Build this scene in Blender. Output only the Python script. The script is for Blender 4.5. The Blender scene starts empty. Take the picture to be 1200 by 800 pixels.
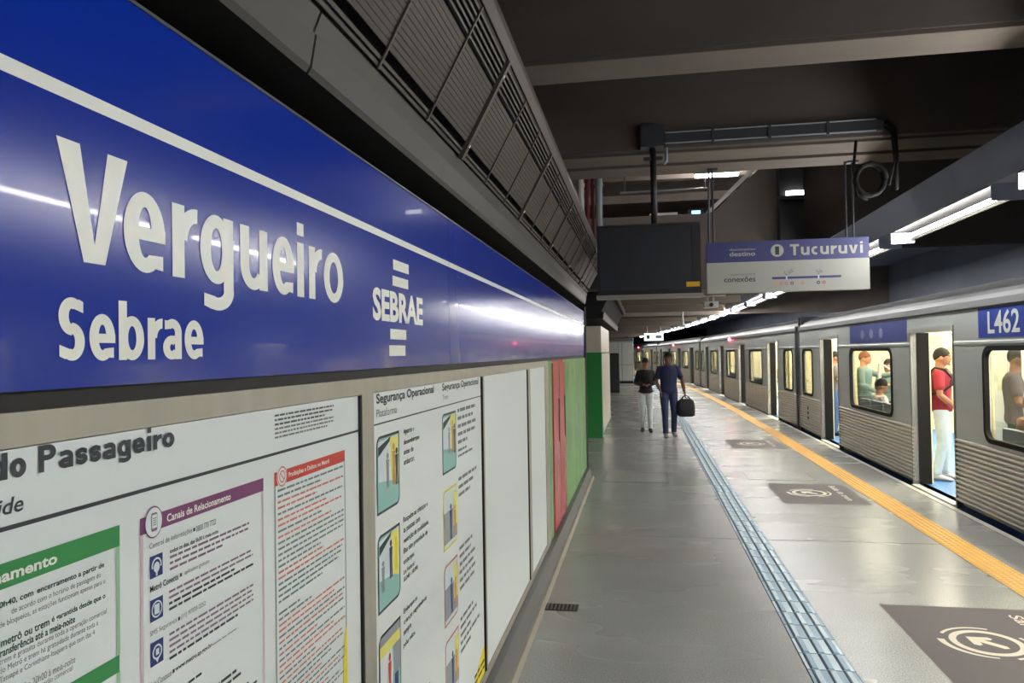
import bpy, bmesh, math, random
from mathutils import Vector, Matrix
random.seed(7)
R = math.radians
scene = bpy.context.scene
COL = scene.collection

# ------------------------------------------------------------------ camera
cam_d = bpy.data.cameras.new('camera'); cam = bpy.data.objects.new('camera', cam_d); COL.objects.link(cam)
cam_d.sensor_width = 36.0; cam_d.lens = 870.0 / 1200.0 * 36.0; cam_d.clip_start = 0.02; cam_d.clip_end = 400
H = 1.72
yaw, pitch, roll = R(9.8957), R(0.9473), R(0.9)
F = Vector((-math.sin(yaw)*math.cos(pitch), math.cos(yaw)*math.cos(pitch), math.sin(pitch)))
R0 = Vector((math.cos(yaw), math.sin(yaw), 0)); U0 = R0.cross(F)
RX = R0*math.cos(roll) - U0*math.sin(roll); UX = U0*math.cos(roll) + R0*math.sin(roll)
cam.matrix_world = Matrix(((RX.x, UX.x, -F.x, 0), (RX.y, UX.y, -F.y, 0), (RX.z, UX.z, -F.z, H), (0, 0, 0, 1)))
scene.camera = cam

# ------------------------------------------------------------------ world, exposure
world = bpy.data.worlds.new('world'); scene.world = world; world.use_nodes = True
bg = world.node_tree.nodes['Background']; bg.inputs[0].default_value = (0.8, 0.85, 1, 1); bg.inputs[1].default_value = 0.012
vs = scene.view_settings
vs.view_transform = 'Standard'; vs.look = 'None'; vs.gamma = 1.0; vs.use_curve_mapping = False; vs.exposure = 1.88
LAMP = 30.0          # fluorescent tube emission
CARLAMP = 14.0        # train ceiling strips
scene.cycles.use_denoising = True
scene.cycles.max_bounces = 8; scene.cycles.sample_clamp_indirect = 4.0

# ------------------------------------------------------------------ materials
def lin(c):
    c = c/255.0
    return c/12.92 if c <= 0.04045 else ((c+0.055)/1.055)**2.4
def rgb(r, g, b): return (lin(r), lin(g), lin(b), 1)
MATS = {}
def mat(name, col, rough=0.5, metal=0.0, var=0.0, scale=6.0, bump=0.0, bscale=80.0, stretch=None, spec=0.5, coat=0.0, rvar=0.0, emis=None, es=0.0, col2=None):
    if name in MATS: return MATS[name]
    m = bpy.data.materials.new(name); m.use_nodes = True; nt = m.node_tree; N = nt.nodes; L = nt.links
    p = N['Principled BSDF']
    p.inputs['Base Color'].default_value = col; p.inputs['Roughness'].default_value = rough; p.inputs['Metallic'].default_value = metal
    p.inputs['Specular IOR Level'].default_value = spec; p.inputs['Coat Weight'].default_value = coat
    if emis: p.inputs['Emission Color'].default_value = emis; p.inputs['Emission Strength'].default_value = es
    if var or bump or rvar:
        tc = N.new('ShaderNodeTexCoord'); mp = N.new('ShaderNodeMapping'); L.new(tc.outputs['Object'], mp.inputs[0])
        if stretch: mp.inputs['Scale'].default_value = stretch
    if var:
        n = N.new('ShaderNodeTexNoise'); n.inputs['Scale'].default_value = scale; n.inputs['Detail'].default_value = 6; L.new(mp.outputs[0], n.inputs['Vector'])
        mx = N.new('ShaderNodeMix'); mx.data_type = 'RGBA'
        rp = N.new('ShaderNodeMapRange'); rp.inputs['From Min'].default_value = 0.15; rp.inputs['From Max'].default_value = 0.85; L.new(n.outputs[0], rp.inputs[0])
        L.new(rp.outputs[0], mx.inputs['Factor'])
        c2 = col2 or tuple(min(1, x*(1+var)) for x in col[:3])+(1,)
        c1 = col if col2 else tuple(x*(1-var) for x in col[:3])+(1,)
        mx.inputs['A'].default_value = c1; mx.inputs['B'].default_value = c2
        L.new(mx.outputs['Result'], p.inputs['Base Color'])
    if rvar:
        n3 = N.new('ShaderNodeTexNoise'); n3.inputs['Scale'].default_value = scale*0.7; L.new(mp.outputs[0], n3.inputs['Vector'])
        r3 = N.new('ShaderNodeMapRange'); r3.inputs['To Min'].default_value = rough-rvar; r3.inputs['To Max'].default_value = rough+rvar
        L.new(n3.outputs[0], r3.inputs[0]); L.new(r3.outputs[0], p.inputs['Roughness'])
    if bump:
        n2 = N.new('ShaderNodeTexNoise'); n2.inputs['Scale'].default_value = bscale; n2.inputs['Detail'].default_value = 4; L.new(mp.outputs[0], n2.inputs['Vector'])
        b = N.new('ShaderNodeBump'); b.inputs['Strength'].default_value = bump; b.inputs['Distance'].default_value = 0.01
        L.new(n2.outputs[0], b.inputs['Height']); L.new(b.outputs[0], p.inputs['Normal'])
    MATS[name] = m
    return m
def emit(name, col, s):
    m = bpy.data.materials.new(name); m.use_nodes = True; nt = m.node_tree
    nt.nodes.remove(nt.nodes['Principled BSDF']); e = nt.nodes.new('ShaderNodeEmission')
    e.inputs[0].default_value = col; e.inputs[1].default_value = s
    nt.links.new(e.outputs[0], nt.nodes['Material Output'].inputs[0]); MATS[name] = m
    return m
def terrazzo():
    m = mat('terrazzo', rgb(150, 152, 150), rough=0.27, var=0.11, scale=1.3, stretch=(0.7, 1.6, 1), rvar=0.03)
    nt = m.node_tree; N = nt.nodes; L = nt.links; p = N['Principled BSDF']
    src = p.inputs['Base Color'].links[0].from_socket
    tc = [n for n in N if n.type == 'TEX_COORD'][0]
    v = N.new('ShaderNodeTexNoise'); v.inputs['Scale'].default_value = 130; v.inputs['Detail'].default_value = 3; L.new(tc.outputs['Object'], v.inputs['Vector'])
    mr = N.new('ShaderNodeMapRange'); mr.inputs['From Min'].default_value = 0.35; mr.inputs['From Max'].default_value = 0.65
    mr.inputs['To Min'].default_value = 0.66; mr.inputs['To Max'].default_value = 1.22; L.new(v.outputs[0], mr.inputs[0])
    mul = N.new('ShaderNodeMix'); mul.data_type = 'RGBA'; mul.blend_type = 'MULTIPLY'; mul.inputs['Factor'].default_value = 1
    L.new(src, mul.inputs['A']); L.new(mr.outputs[0], mul.inputs['B']); L.new(mul.outputs['Result'], p.inputs['Base Color'])
    return m
def glass():
    m = bpy.data.materials.new('window_glass'); m.use_nodes = True; nt = m.node_tree; N = nt.nodes; L = nt.links
    N.remove(N['Principled BSDF'])
    t = N.new('ShaderNodeBsdfTransparent'); t.inputs[0].default_value = (0.97, 0.98, 0.97, 1)
    g = N.new('ShaderNodeBsdfGlossy'); g.inputs['Roughness'].default_value = 0.03
    lw = N.new('ShaderNodeLayerWeight'); lw.inputs[0].default_value = 0.5
    pw = N.new('ShaderNodeMath'); pw.operation = 'POWER'; pw.inputs[1].default_value = 4.0; L.new(lw.outputs['Facing'], pw.inputs[0])
    fr = N.new('ShaderNodeMath'); fr.operation = 'MULTIPLY_ADD'; fr.inputs[1].default_value = 0.8; fr.inputs[2].default_value = 0.03; L.new(pw.outputs[0], fr.inputs[0])
    mx = N.new('ShaderNodeMixShader'); L.new(fr.outputs[0], mx.inputs[0]); L.new(t.outputs[0], mx.inputs[1]); L.new(g.outputs[0], mx.inputs[2])
    L.new(mx.outputs[0], N['Material Output'].inputs[0]); MATS['window_glass'] = m
    return m
M = {}
M['floor'] = terrazzo()
M['joint'] = mat('joint_black', rgb(38, 37, 35), 0.8)
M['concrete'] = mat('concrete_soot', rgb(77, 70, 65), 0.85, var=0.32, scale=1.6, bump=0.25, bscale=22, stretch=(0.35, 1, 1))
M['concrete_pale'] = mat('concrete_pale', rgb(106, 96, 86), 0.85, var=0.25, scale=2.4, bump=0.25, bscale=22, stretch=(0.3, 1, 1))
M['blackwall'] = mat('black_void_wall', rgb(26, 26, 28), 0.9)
M['tunnel'] = mat('tunnel_wall', rgb(186, 192, 208), 0.8, var=0.15, scale=0.8)
M['blue'] = mat('sign_blue_enamel', rgb(8, 46, 158), 0.19, var=0.05, scale=3, spec=0.34, bump=0.02, bscale=1.6, coat=0.14)
M['blue'].node_tree.nodes['Principled BSDF'].inputs['Coat Roughness'].default_value = 0.03
M['white'] = mat('sign_white_vinyl', rgb(232, 236, 232), 0.35)
M['steel'] = mat('brushed_frame_steel', rgb(168, 166, 158), 0.42, 0.4, var=0.14, scale=5, stretch=(1, 3, 0.5))
M['black'] = mat('black_gap', rgb(18, 18, 22), 0.6)
M['poster'] = mat('poster_white_film', rgb(218, 227, 232), 0.42)
M['plinth'] = mat('plinth_grey_paint', rgb(88, 90, 94), 0.4, var=0.1, scale=4)
M['plinth_edge'] = mat('plinth_edge_steel', rgb(140, 136, 124), 0.35, var=0.2, scale=5)
M['ink'] = mat('ink_dark', rgb(52, 56, 66), 0.6)
M['inkgrey'] = mat('ink_grey', rgb(118, 122, 128), 0.6)
M['inkpurple'] = mat('ink_purple', rgb(120, 62, 112), 0.5)
M['inkpurple_pale'] = mat('ink_purple_pale', rgb(206, 186, 202), 0.5)
M['inkpurple_mid'] = mat('ink_purple_mid', rgb(132, 106, 134), 0.5)
M['inkgreen'] = mat('ink_green', rgb(48, 140, 78), 0.45)
M['inkgreen_pale'] = mat('ink_green_pale', rgb(150, 188, 164), 0.5)
M['inkgreen_tint'] = mat('ink_green_tint', rgb(205, 220, 212), 0.5)
M['inkgreen_dark'] = mat('ink_green_dark', rgb(52, 84, 74), 0.5)
M['inkred'] = mat('ink_red', rgb(198, 62, 52), 0.45)
M['inkred_soft'] = mat('ink_red_soft', rgb(206, 122, 116), 0.5)
M['inkteal'] = mat('ink_teal_grey', rgb(104, 126, 128), 0.5)
M['inkblue'] = mat('ink_navy', rgb(38, 50, 122), 0.5)
M['inkyellow'] = mat('ink_yellow', rgb(232, 214, 40), 0.5)
M['frame_dark'] = mat('print_dark_teal', rgb(38, 58, 62), 0.5)
M['print_teal'] = mat('print_teal', rgb(140, 190, 188), 0.5)
M['print_sky'] = mat('print_sky', rgb(206, 220, 228), 0.5)
M['print_yellow'] = mat('print_pale_yellow', rgb(224, 220, 120), 0.5)
M['print_grey'] = mat('print_grey', rgb(148, 156, 166), 0.5)
M['print_skin'] = mat('print_orange', rgb(206, 150, 96), 0.5)
M['grille'] = mat('grille_metal', rgb(78, 72, 67), 0.5, 0.2, var=0.22, scale=4, stretch=(1, 0.3, 1))
M['grille_rust'] = mat('grille_metal_brown', rgb(66, 58, 52), 0.55, 0.2, var=0.25, scale=4, stretch=(1, 0.3, 1))
M['lip'] = mat('fascia_lip_grey', rgb(68, 66, 65), 0.5, 0.2, var=0.15, scale=3)
M['darkmetal'] = mat('dark_painted_metal', rgb(46, 48, 54), 0.5)
M['channel'] = mat('lamp_channel_paint', rgb(150, 156, 176), 0.55)
M['reflector'] = mat('lamp_reflector_dimmed', rgb(50, 49, 42), 0.7)  # cream reflector, its colour darkened to hold down the glare of the tube
M['tube'] = emit('fluorescent_tube', (1.0, 0.985, 0.96, 1), LAMP)
M['tv'] = mat('tv_screen_black', rgb(44, 46, 52), 0.35)
M['tvcase'] = mat('tv_case_black', rgb(30, 31, 34), 0.5)
M['signviolet'] = mat('sign_violet_blue', rgb(60, 64, 118), 0.4)
M['signwhite'] = mat('sign_white_shade', rgb(176, 177, 170), 0.45)  # sign white, dimmed so its colour carries the shade it hangs in
M['tactile_blue'] = mat('tactile_blue', rgb(140, 170, 194), 0.38, var=0.25, scale=3.2)
M['tactile_blue_b'] = mat('tactile_blue_paler', rgb(180, 202, 216), 0.3, var=0.25, scale=3.2)  # paler blue of the raised bars and a few swapped tiles
M['tactile_dark'] = mat('tactile_joint_and_shadow', rgb(44, 62, 84), 0.7)
M['yellow'] = mat('tactile_yellow', rgb(212, 160, 68), 0.5, var=0.08, scale=3)
M['decal'] = mat('floor_decal_mauve', rgb(100, 94, 96), 0.6, var=0.05, scale=3, spec=0.2)
M['cream'] = mat('decal_cream', rgb(214, 206, 188), 0.5)
M['stainless'] = mat('train_stainless', rgb(206, 211, 208), 0.34, 0.25, var=0.10, scale=2.0, stretch=(1, 0.4, 3), rvar=0.05)
M['stainless_rib'] = mat('train_ribbed_stainless', rgb(226, 222, 214), 0.32, 0.2)
M['trainroof'] = mat('train_roof_grey', rgb(48, 48, 50), 0.5, 0.2, var=0.3, scale=2)
M['rubber'] = mat('black_rubber', rgb(24, 23, 22), 0.75, spec=0.25)
M['traincream'] = mat('train_cream_panel', rgb(238, 228, 188), 0.5)
M['trainfloor'] = mat('train_blue_floor', rgb(70, 118, 178), 0.5, var=0.1, scale=5)
M['trainlamp'] = emit('train_lamp', (1.0, 0.93, 0.74, 1), CARLAMP)
M['redlamp'] = emit('red_indicator', (1.0, 0.05, 0.09, 1), 9)
M['seat'] = mat('train_seat_grey', rgb(96, 108, 112), 0.5)
M['rail'] = mat('handrail_white', rgb(226, 226, 222), 0.3)
M['platefront'] = mat('number_plate_blue', rgb(54, 78, 168), 0.35)
M['door_grey'] = mat('door_jamb_grey', rgb(140, 140, 140), 0.35, 0.7)
M['wallgreen'] = mat('clad_green', rgb(54, 140, 74), 0.22, var=0.12, scale=4, stretch=(1, 8, 0.2))
M['wallgreen_sheen'] = mat('clad_green_sheen', rgb(130, 172, 120), 0.22, var=0.25, scale=5, stretch=(1, 9, 0.15))  # green paled towards lime, gloss sheen put into the colour
M['wallred'] = mat('cabinet_red', rgb(188, 70, 78), 0.25)  # red lightened towards pink, its gloss put into the colour
M['wallcream'] = mat('wall_cream_tile', rgb(206, 200, 188), 0.4)
M['boothgrey'] = mat('booth_grey', rgb(150, 152, 148), 0.5)
M['boothpale'] = mat('booth_pale', rgb(186, 190, 184), 0.45)
M['pipe_white'] = mat('pipe_white', rgb(196, 194, 190), 0.5)
M['pipe_red'] = mat('pipe_red', rgb(120, 40, 42), 0.5)
M['pipe_grey'] = mat('pipe_grey', rgb(140, 146, 150), 0.45)
M['stickeryellow'] = mat('sticker_yellow', rgb(220, 170, 30), 0.5)
M['glass'] = glass()

# ------------------------------------------------------------------ mesh helpers
def put(name, me, parent=None):
    o = bpy.data.objects.new(name, me); COL.objects.link(o)
    if parent is not None:
        o.parent = parent
        # parts are modelled in the same frame as their thing
        o.matrix_parent_inverse = Matrix.Translation(-parent.location)
    return o
class MB:
    def __init__(s): s.v = []; s.f = []; s.m = []; s.cur = 0
    def face(s, idx): s.f.append(tuple(idx)); s.m.append(s.cur)
    def box(s, x0, x1, y0, y1, z0, z1):
        n = len(s.v)
        s.v += [(x0,y0,z0),(x1,y0,z0),(x1,y1,z0),(x0,y1,z0),(x0,y0,z1),(x1,y0,z1),(x1,y1,z1),(x0,y1,z1)]
        for q in ((0,3,2,1),(4,5,6,7),(0,1,5,4),(1,2,6,5),(2,3,7,6),(3,0,4,7)): s.face([n+i for i in q])
        return s
    def frustum(s, cx, cy, z0, z1, a, b, a2, b2):
        n = len(s.v)
        s.v += [(cx-a,cy-b,z0),(cx+a,cy-b,z0),(cx+a,cy+b,z0),(cx-a,cy+b,z0),(cx-a2,cy-b2,z1),(cx+a2,cy-b2,z1),(cx+a2,cy+b2,z1),(cx-a2,cy+b2,z1)]
        for q in ((4,5,6,7),(0,1,5,4),(1,2,6,5),(2,3,7,6),(3,0,4,7)): s.face([n+i for i in q])
        return s
    def prism(s, prof, a0, a1, axis='y'):
        n = len(s.v); k = len(prof)
        for a in (a0, a1):
            for (p, q) in prof: s.v.append({'y': (p, a, q), 'x': (a, p, q), 'z': (p, q, a)}[axis])
        for i in range(k):
            j = (i+1) % k; s.face((n+i, n+j, n+k+j, n+k+i))
        s.face([n+i for i in reversed(range(k))]); s.face([n+k+i for i in range(k)])
        return s
    def sheet(s, prof, a0, a1):      # open profile in xz, along y
        n = len(s.v); k = len(prof)
        for a in (a0, a1):
            for (p, q) in prof: s.v.append((p, a, q))
        for i in range(k-1): s.face((n+i, n+i+1, n+k+i+1, n+k+i))
        return s
    def tube(s, pts, r, n=8, cap=True):
        pts = [Vector(p) for p in pts]; rs = r if isinstance(r, (list, tuple)) else [r]*len(pts)
        base = len(s.v); ref = None
        for i, p in enumerate(pts):
            d = (pts[min(i+1, len(pts)-1)] - pts[max(i-1, 0)]).normalized()
            if ref is None: ref = Vector((0, 0, 1)) if abs(d.z) < 0.9 else Vector((1, 0, 0))
            u = (ref - d*ref.dot(d)).normalized(); w = d.cross(u); ref = u
            for k in range(n):
                a = 2*math.pi*k/n; s.v.append(tuple(p + (u*math.cos(a)+w*math.sin(a))*rs[i]))
        for i in range(len(pts)-1):
            for k in range(n):
                k2 = (k+1) % n; s.face((base+i*n+k, base+i*n+k2, base+(i+1)*n+k2, base+(i+1)*n+k))
        if cap:
            s.face([base+k for k in reversed(range(n))]); s.face([base+(len(pts)-1)*n+k for k in range(n)])
        return s
    def loft(s, rings, n=16):        # rings of (centre, u vector, w vector)
        base = len(s.v)
        for (c, u, w) in rings:
            c, u, w = Vector(c), Vector(u), Vector(w)
            for k in range(n):
                a = 2*math.pi*k/n; s.v.append(tuple(c+u*math.cos(a)+w*math.sin(a)))
        for i in range(len(rings)-1):
            for k in range(n):
                k2 = (k+1) % n; s.face((base+i*n+k, base+i*n+k2, base+(i+1)*n+k2, base+(i+1)*n+k))
        s.face([base+k for k in reversed(range(n))]); s.face([base+(len(rings)-1)*n+k for k in range(n)])
        return s
    def ball(s, c, rx, ry, rz, n=14, m=9, warp=None):
        base = len(s.v)
        for i in range(m+1):
            t = math.pi*i/m
            for k in range(n):
                a = 2*math.pi*k/n; p = (math.sin(t)*math.cos(a), math.sin(t)*math.sin(a), math.cos(t))
                if warp: p = warp(p)
                s.v.append((c[0]+p[0]*rx, c[1]+p[1]*ry, c[2]+p[2]*rz))
        for i in range(m):
            for k in range(n):
                k2 = (k+1) % n; s.face((base+i*n+k, base+(i+1)*n+k, base+(i+1)*n+k2, base+i*n+k2))
        return s
    def mesh(s, name, mats, smooth=False, recalc=True):
        me = bpy.data.meshes.new(name); me.from_pydata(s.v, [], s.f)
        for m in (mats if isinstance(mats, (list, tuple)) else [mats]): me.materials.append(m)
        for p, k in zip(me.polygons, s.m): p.material_index = k; p.use_smooth = smooth
        if recalc:
            bm = bmesh.new(); bm.from_mesh(me); bmesh.ops.remove_doubles(bm, verts=bm.verts, dist=1e-6) if smooth else None
            bmesh.ops.recalc_face_normals(bm, faces=bm.faces); bm.to_mesh(me); bm.free()
        me.update()
        return me
    def build(s, name, mats, parent=None, smooth=False): return put(name, s.mesh(name, mats, smooth), parent)
def tag(o, label=None, cat=None, group=None, kind=None):
    if label: o['label'] = label
    if cat: o['category'] = cat
    if group: o['group'] = group
    if kind: o['kind'] = kind
    return o
def thing(name, label, cat, loc=(0, 0, 0), group=None):
    o = bpy.data.objects.new(name, None); COL.objects.link(o); o.location = loc; o.empty_display_size = 0.1
    return tag(o, label, cat, group)
def struct(name, mb, m, label=None, parent=None):
    o = mb.build(name, m, parent) if isinstance(mb, MB) else mb
    o['kind'] = 'structure'
    if label: o['label'] = label
    return o
def copy_tree(o, parent=None):
    c = o.copy(); COL.objects.link(c); c.parent = parent
    for ch in o.children: copy_tree(ch, c)
    return c
# flat print: shapes and lettering laid on a real surface
class Flat:
    def __init__(s, fr, inc=0.0): s.fr = fr; s.v = []; s.f = []; s.inc = inc; s.stuff = False
    def poly(s, pts, n=0.001):
        n += s.inc*len(s.f); b = len(s.v); s.v += [s.fr(u, v, n) for u, v in pts]; s.f.append(tuple(range(b, b+len(pts)))); return s
    def rect(s, u0, u1, v0, v1, n=0.001): return s.poly([(u0, v0), (u1, v0), (u1, v1), (u0, v1)], n)
    def rr(s, u0, u1, v0, v1, r, n=0.001, corners=(1, 1, 1, 1)):
        pts = []
        for (cx, cy, a0, on) in ((u1-r, v1-r, 0, corners[0]), (u0+r, v1-r, 90, corners[1]), (u0+r, v0+r, 180, corners[2]), (u1-r, v0+r, 270, corners[3])):
            if on:
                for k in range(6): a = R(a0+18*k); pts.append((cx+r*math.cos(a), cy+r*math.sin(a)))
            else: pts.append(({0: u1, 90: u0, 180: u0, 270: u1}[a0], {0: v1, 90: v1, 180: v0, 270: v0}[a0]))
        return s.poly(pts, n)
    def ell(s, cu, cv, ru, rv, n=0.001, k=24): return s.poly([(cu+ru*math.cos(2*math.pi*i/k), cv+rv*math.sin(2*math.pi*i/k)) for i in range(k)], n)
    def arc(s, cu, cv, r0, r1, a0, a1, n=0.001, k=24, taper=None):
        for i in range(k):
            t0, t1 = i/k, (i+1)/k; A, B = R(a0+(a1-a0)*t0), R(a0+(a1-a0)*t1)
            x0 = r1 if taper is None else r0+(r1-r0)*taper(t0); x1 = r1 if taper is None else r0+(r1-r0)*taper(t1)
            s.poly([(cu+r0*math.cos(A), cv+r0*math.sin(A)), (cu+x0*math.cos(A), cv+x0*math.sin(A)), (cu+x1*math.cos(B), cv+x1*math.sin(B)), (cu+r0*math.cos(B), cv+r0*math.sin(B))], n)
        return s
    def line(s, u0, v0, u1, v1, w, n=0.001):
        d = Vector((u1-u0, v1-v0)); d.normalize(); p = Vector((-d.y, d.x))*w/2
        return s.poly([(u0-p.x, v0-p.y), (u1-p.x, v1-p.y), (u1+p.x, v1+p.y), (u0+p.x, v0+p.y)], n)
    def text(s, body, u0, u1, v0, v1, n=0.001, bold=0.0, shear=0.0, align='LEFT', keep=False, rot=0.0, space=1.0):
        me = text_mesh(body, bold, shear, align, space)
        xs = [v.co.x for v in me.vertices]; ys = [v.co.y for v in me.vertices]
        x0, x1, y0, y1 = min(xs), max(xs), min(ys), max(ys)
        su = (u1-u0)/(x1-x0); sv = (v1-v0)/(y1-y0); b = len(s.v); cr, sr = math.cos(rot), math.sin(rot)
        for v in me.vertices:
            a, c = (v.co.x-x0)*su, (v.co.y-y0)*sv
            s.v.append(s.fr(u0+a*cr-c*sr, v0+a*sr+c*cr, n))
        for p in me.polygons: s.f.append(tuple(b+i for i in p.vertices))
        bpy.data.meshes.remove(me); return s
    def greek(s, u0, u1, vtop, lh, widths, n=0.001, ink=0.45, gap=0.02):   # rows of word-sized marks, too small to read
        s.stuff = True
        for i, w in enumerate(widths):
            v = vtop-lh*i; u = u0; end = u0+(u1-u0)*w
            while u < end:
                l = min(end-u, lh*random.uniform(0.9, 3.2)); s.rect(u, u+l, v-lh*ink, v, n); u += l+lh*0.38
        return s
    def build(s, name, m, parent=None):
        me = bpy.data.meshes.new(name); me.from_pydata(s.v, [], s.f); me.materials.append(m); me.update()
        o = put(name, me, parent)
        if s.stuff: o['kind'] = 'stuff'
        return o
# humanist sans glyphs drawn from strokes: each fills a box u0..u1 between baseline b and x-height / cap height
def ringarc(f, cu, cv, ru, rv, w, t, a0, a1, n, k=18):
    P = []
    for i in range(k+1): a = R(a0+(a1-a0)*i/k); P.append(((cu+ru*math.cos(a), cv+rv*math.sin(a)), (cu+(ru-w)*math.cos(a), cv+(rv-t)*math.sin(a))))
    for i in range(k): f.poly([P[i][0], P[i+1][0], P[i+1][1], P[i][1]], n)
def glyph(f, ch, u0, u1, b, xh, cap, desc, w, t, n):
    W_ = u1-u0; c = (u0+u1)/2; X = xh; Hh = X-b
    if ch in 'Vv':
        T = cap if ch == 'V' else X; ww = w*1.08
        f.poly([(u0, T), (u0+ww, T), (c, b+t*1.1), (c+ww*.5, b), (c-ww*.5, b)], n); f.poly([(u1-ww, T), (u1, T), (c+ww*.5, b), (c-ww*.02, b+t*.6), (c, b+t*1.1)], n)
    elif ch in 'eoc':
        cv = (b+X)/2; e_ = Hh*.012
        if ch == 'o': ringarc(f, c, cv, W_/2, Hh/2+e_, w, t, 0, 360, n, 36)
        elif ch == 'c': ringarc(f, c+W_*.06, cv, W_*.56, Hh/2+e_, w, t, 52, 308, n, 28)
        else:
            ringarc(f, c, cv, W_/2, Hh/2+e_, w, t, 0, 300, n, 32); f.rect(u0+w*.6, u1, cv-t*.52, cv+t*.34, n)
            a = R(300); p0 = (c+W_/2*math.cos(a), cv+(Hh/2+e_)*math.sin(a)); p1 = (c+(W_/2-w)*math.cos(a), cv+(Hh/2+e_-t)*math.sin(a))
            f.poly([p1, p0, (u1-W_*.06, b+t*.22), (u1-W_*.06, b+t*1.22)], n)
    elif ch == 'r':
        f.rect(u0, u0+w, b, X, n); ru = W_-w*.25
        ringarc(f, u1+W_*.02, X-Hh*.5, ru, Hh*.5, w*.95, t*1.05, 88, 176, n, 12)
    elif ch == 'i':
        f.rect(c-w/2, c+w/2, b, X, n); f.rect(c-w/2, c+w/2, X+(cap-X)*.40, cap+(cap-X)*.12, n)
    elif ch == 'u':
        f.rect(u1-w, u1, b, X, n); ru = W_/2-w*.10; f.rect(u0, u0+w, b+Hh*.38, X, n); ringarc(f, u0+ru, b+Hh*.38, ru, Hh*.39, w, t, 180, 330, n, 18)
    elif ch == 'g':
        f.rect(u1-w, u1, b-(b-desc)*.25, X, n); cv = (b+X)/2; ru = W_/2-w*.08; ringarc(f, u0+ru, cv, ru, Hh/2+Hh*.012, w, t, 0, 360, n, 30)
        ringarc(f, u1-W_*.5, b-(b-desc)*.25, W_*.5, (b-desc)*.78, w, t, 250, 360, n, 14)
        f.poly([(u0+W_*.10, desc+t*.25), (u1-W_*.5+W_*.5*math.cos(R(250)), desc), (u1-W_*.5+(W_*.5-w)*math.cos(R(250)), desc+t), (u0+W_*.10, desc+t*1.2)], n)
    elif ch in 'bdp':
        L_ = ch != 'd'; f.rect(u0 if L_ else u1-w, u0+w if L_ else u1, b, cap*1.0+(cap-X)*.1, n); ru = W_/2-w*.06
        ringarc(f, u1-ru if L_ else u0+ru, (b+X)/2, ru, Hh/2+Hh*.012, w, t, 0, 360, n, 30)
    elif ch == 'a':
        f.rect(u1-w, u1, b, X-Hh*.32, n); ringarc(f, c+W_*.0, X-Hh*.34, W_/2, Hh*.35, w, t, 0, 120, n, 14)
        f.poly([(u0+W_*.10, X-t*1.12), (u0+W_*.10, X-t*.12), (c+W_/2*math.cos(R(120)), X-Hh*.34+Hh*.35*math.sin(R(120))), (c+(W_/2-w)*math.cos(R(120)), X-Hh*.34+(Hh*.35-t)*math.sin(R(120)))], n)
        ringarc(f, u0+W_*.46, b+Hh*.29, W_*.46, Hh*.30, w, t*.92, 40, 330, n, 24); f.rect(u0+W_*.42, u1-w*.5, b+Hh*.59-t*.9, b+Hh*.59, n)
    elif ch in 'Ss':
        T = cap if ch == 'S' else X; hh = (T-b); rv = hh*.25+t*.25+hh*.006
        ringarc(f, c, T-rv, W_/2, rv, w, t, 60, 270, n, 22); ringarc(f, c, b+rv, W_/2, rv, w, t, 90, -120, n, 22)
        f.poly([(c+W_*.25, T-t*.12), (u1-W_*.06, T-t*.35), (u1-W_*.06, T-t*1.35), (c+(W_/2-w)*.5, T-t)], n)
        f.poly([(c-W_*.25, b+t*.12), (u0+W_*.02, b+t*.4), (u0+W_*.02, b+t*1.42), (c-(W_/2-w)*.5, b+t)], n)
    elif ch == 'P':
        f.rect(u0, u0+w, b, cap, n); rv = (cap-b)*.29; ringarc(f, c+W_*.02, cap-rv, W_*.48, rv, w, t, -90, 90, n, 18)
        f.rect(u0+w*.5, c+W_*.04, cap-t, cap, n); f.rect(u0+w*.5, c+W_*.04, cap-2*rv, cap-2*rv+t, n)
    elif ch == 'T':
        f.rect(c-w/2, c+w/2, b, cap, n); f.rect(u0, u1, cap-t, cap, n)
GW = {'P': .58, 'a': .52, 's': .44, 'g': .58, 'e': .56, 'i': .24, 'r': .38, 'o': .60, 'd': .58, 'T': .60, 'u': .56, 'c': .46, 'v': .56, 'S': .52, 'b': .58, 'V': .68}
def word(f, body, u0, u1, b, xh, cap, desc, w, t, n=0.001, gap=.09):
    tot = sum(GW[c] for c in body)+gap*(len(body)-1); k_ = (u1-u0)/tot; u = u0
    for c in body: glyph(f, c, u, u+GW[c]*k_, b, xh, cap, desc, w, t, n); u += (GW[c]+gap)*k_
    return f
def text_mesh(body, bold=0.0, shear=0.0, align='LEFT', space=1.0):
    cu = bpy.data.curves.new('lettering', 'FONT'); cu.body = body; cu.size = 1; cu.offset = bold; cu.shear = shear; cu.resolution_u = 3; cu.align_x = align; cu.space_line = space
    o = bpy.data.objects.new('lettering', cu); me = bpy.data.meshes.new_from_object(o)
    bpy.data.objects.remove(o); bpy.data.curves.remove(cu)
    return me

# ------------------------------------------------------------------ layout constants
XW = -0.78                      # face of the sign and poster wall
XT = 3.36                       # train side
CURVE = 360.0
def off(y): return (y-17.0)**2/(2*CURVE) if y > 17 else 0.0
YS = [17, 22, 27, 32, 37, 42, 47, 52, 57, 62, 67, 72, 77, 82, 90]
def ribbon(mb, x0, x1, z0, z1, ys=YS):     # a strip that follows the platform curve
    for a, b in zip(ys[:-1], ys[1:]):
        n = len(mb.v)
        for y in (a, b):
            o = off(y); mb.v += [(x0-o if x0 > -3 else x0, y, z0), (x1-o, y, z0), (x1-o, y, z1), (x0-o if x0 > -3 else x0, y, z1)]
        for q in ((0,1,5,4),(1,2,6,5),(2,3,7,6),(3,0,4,7)): mb.face([n+i for i in q])
    return mb

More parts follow.
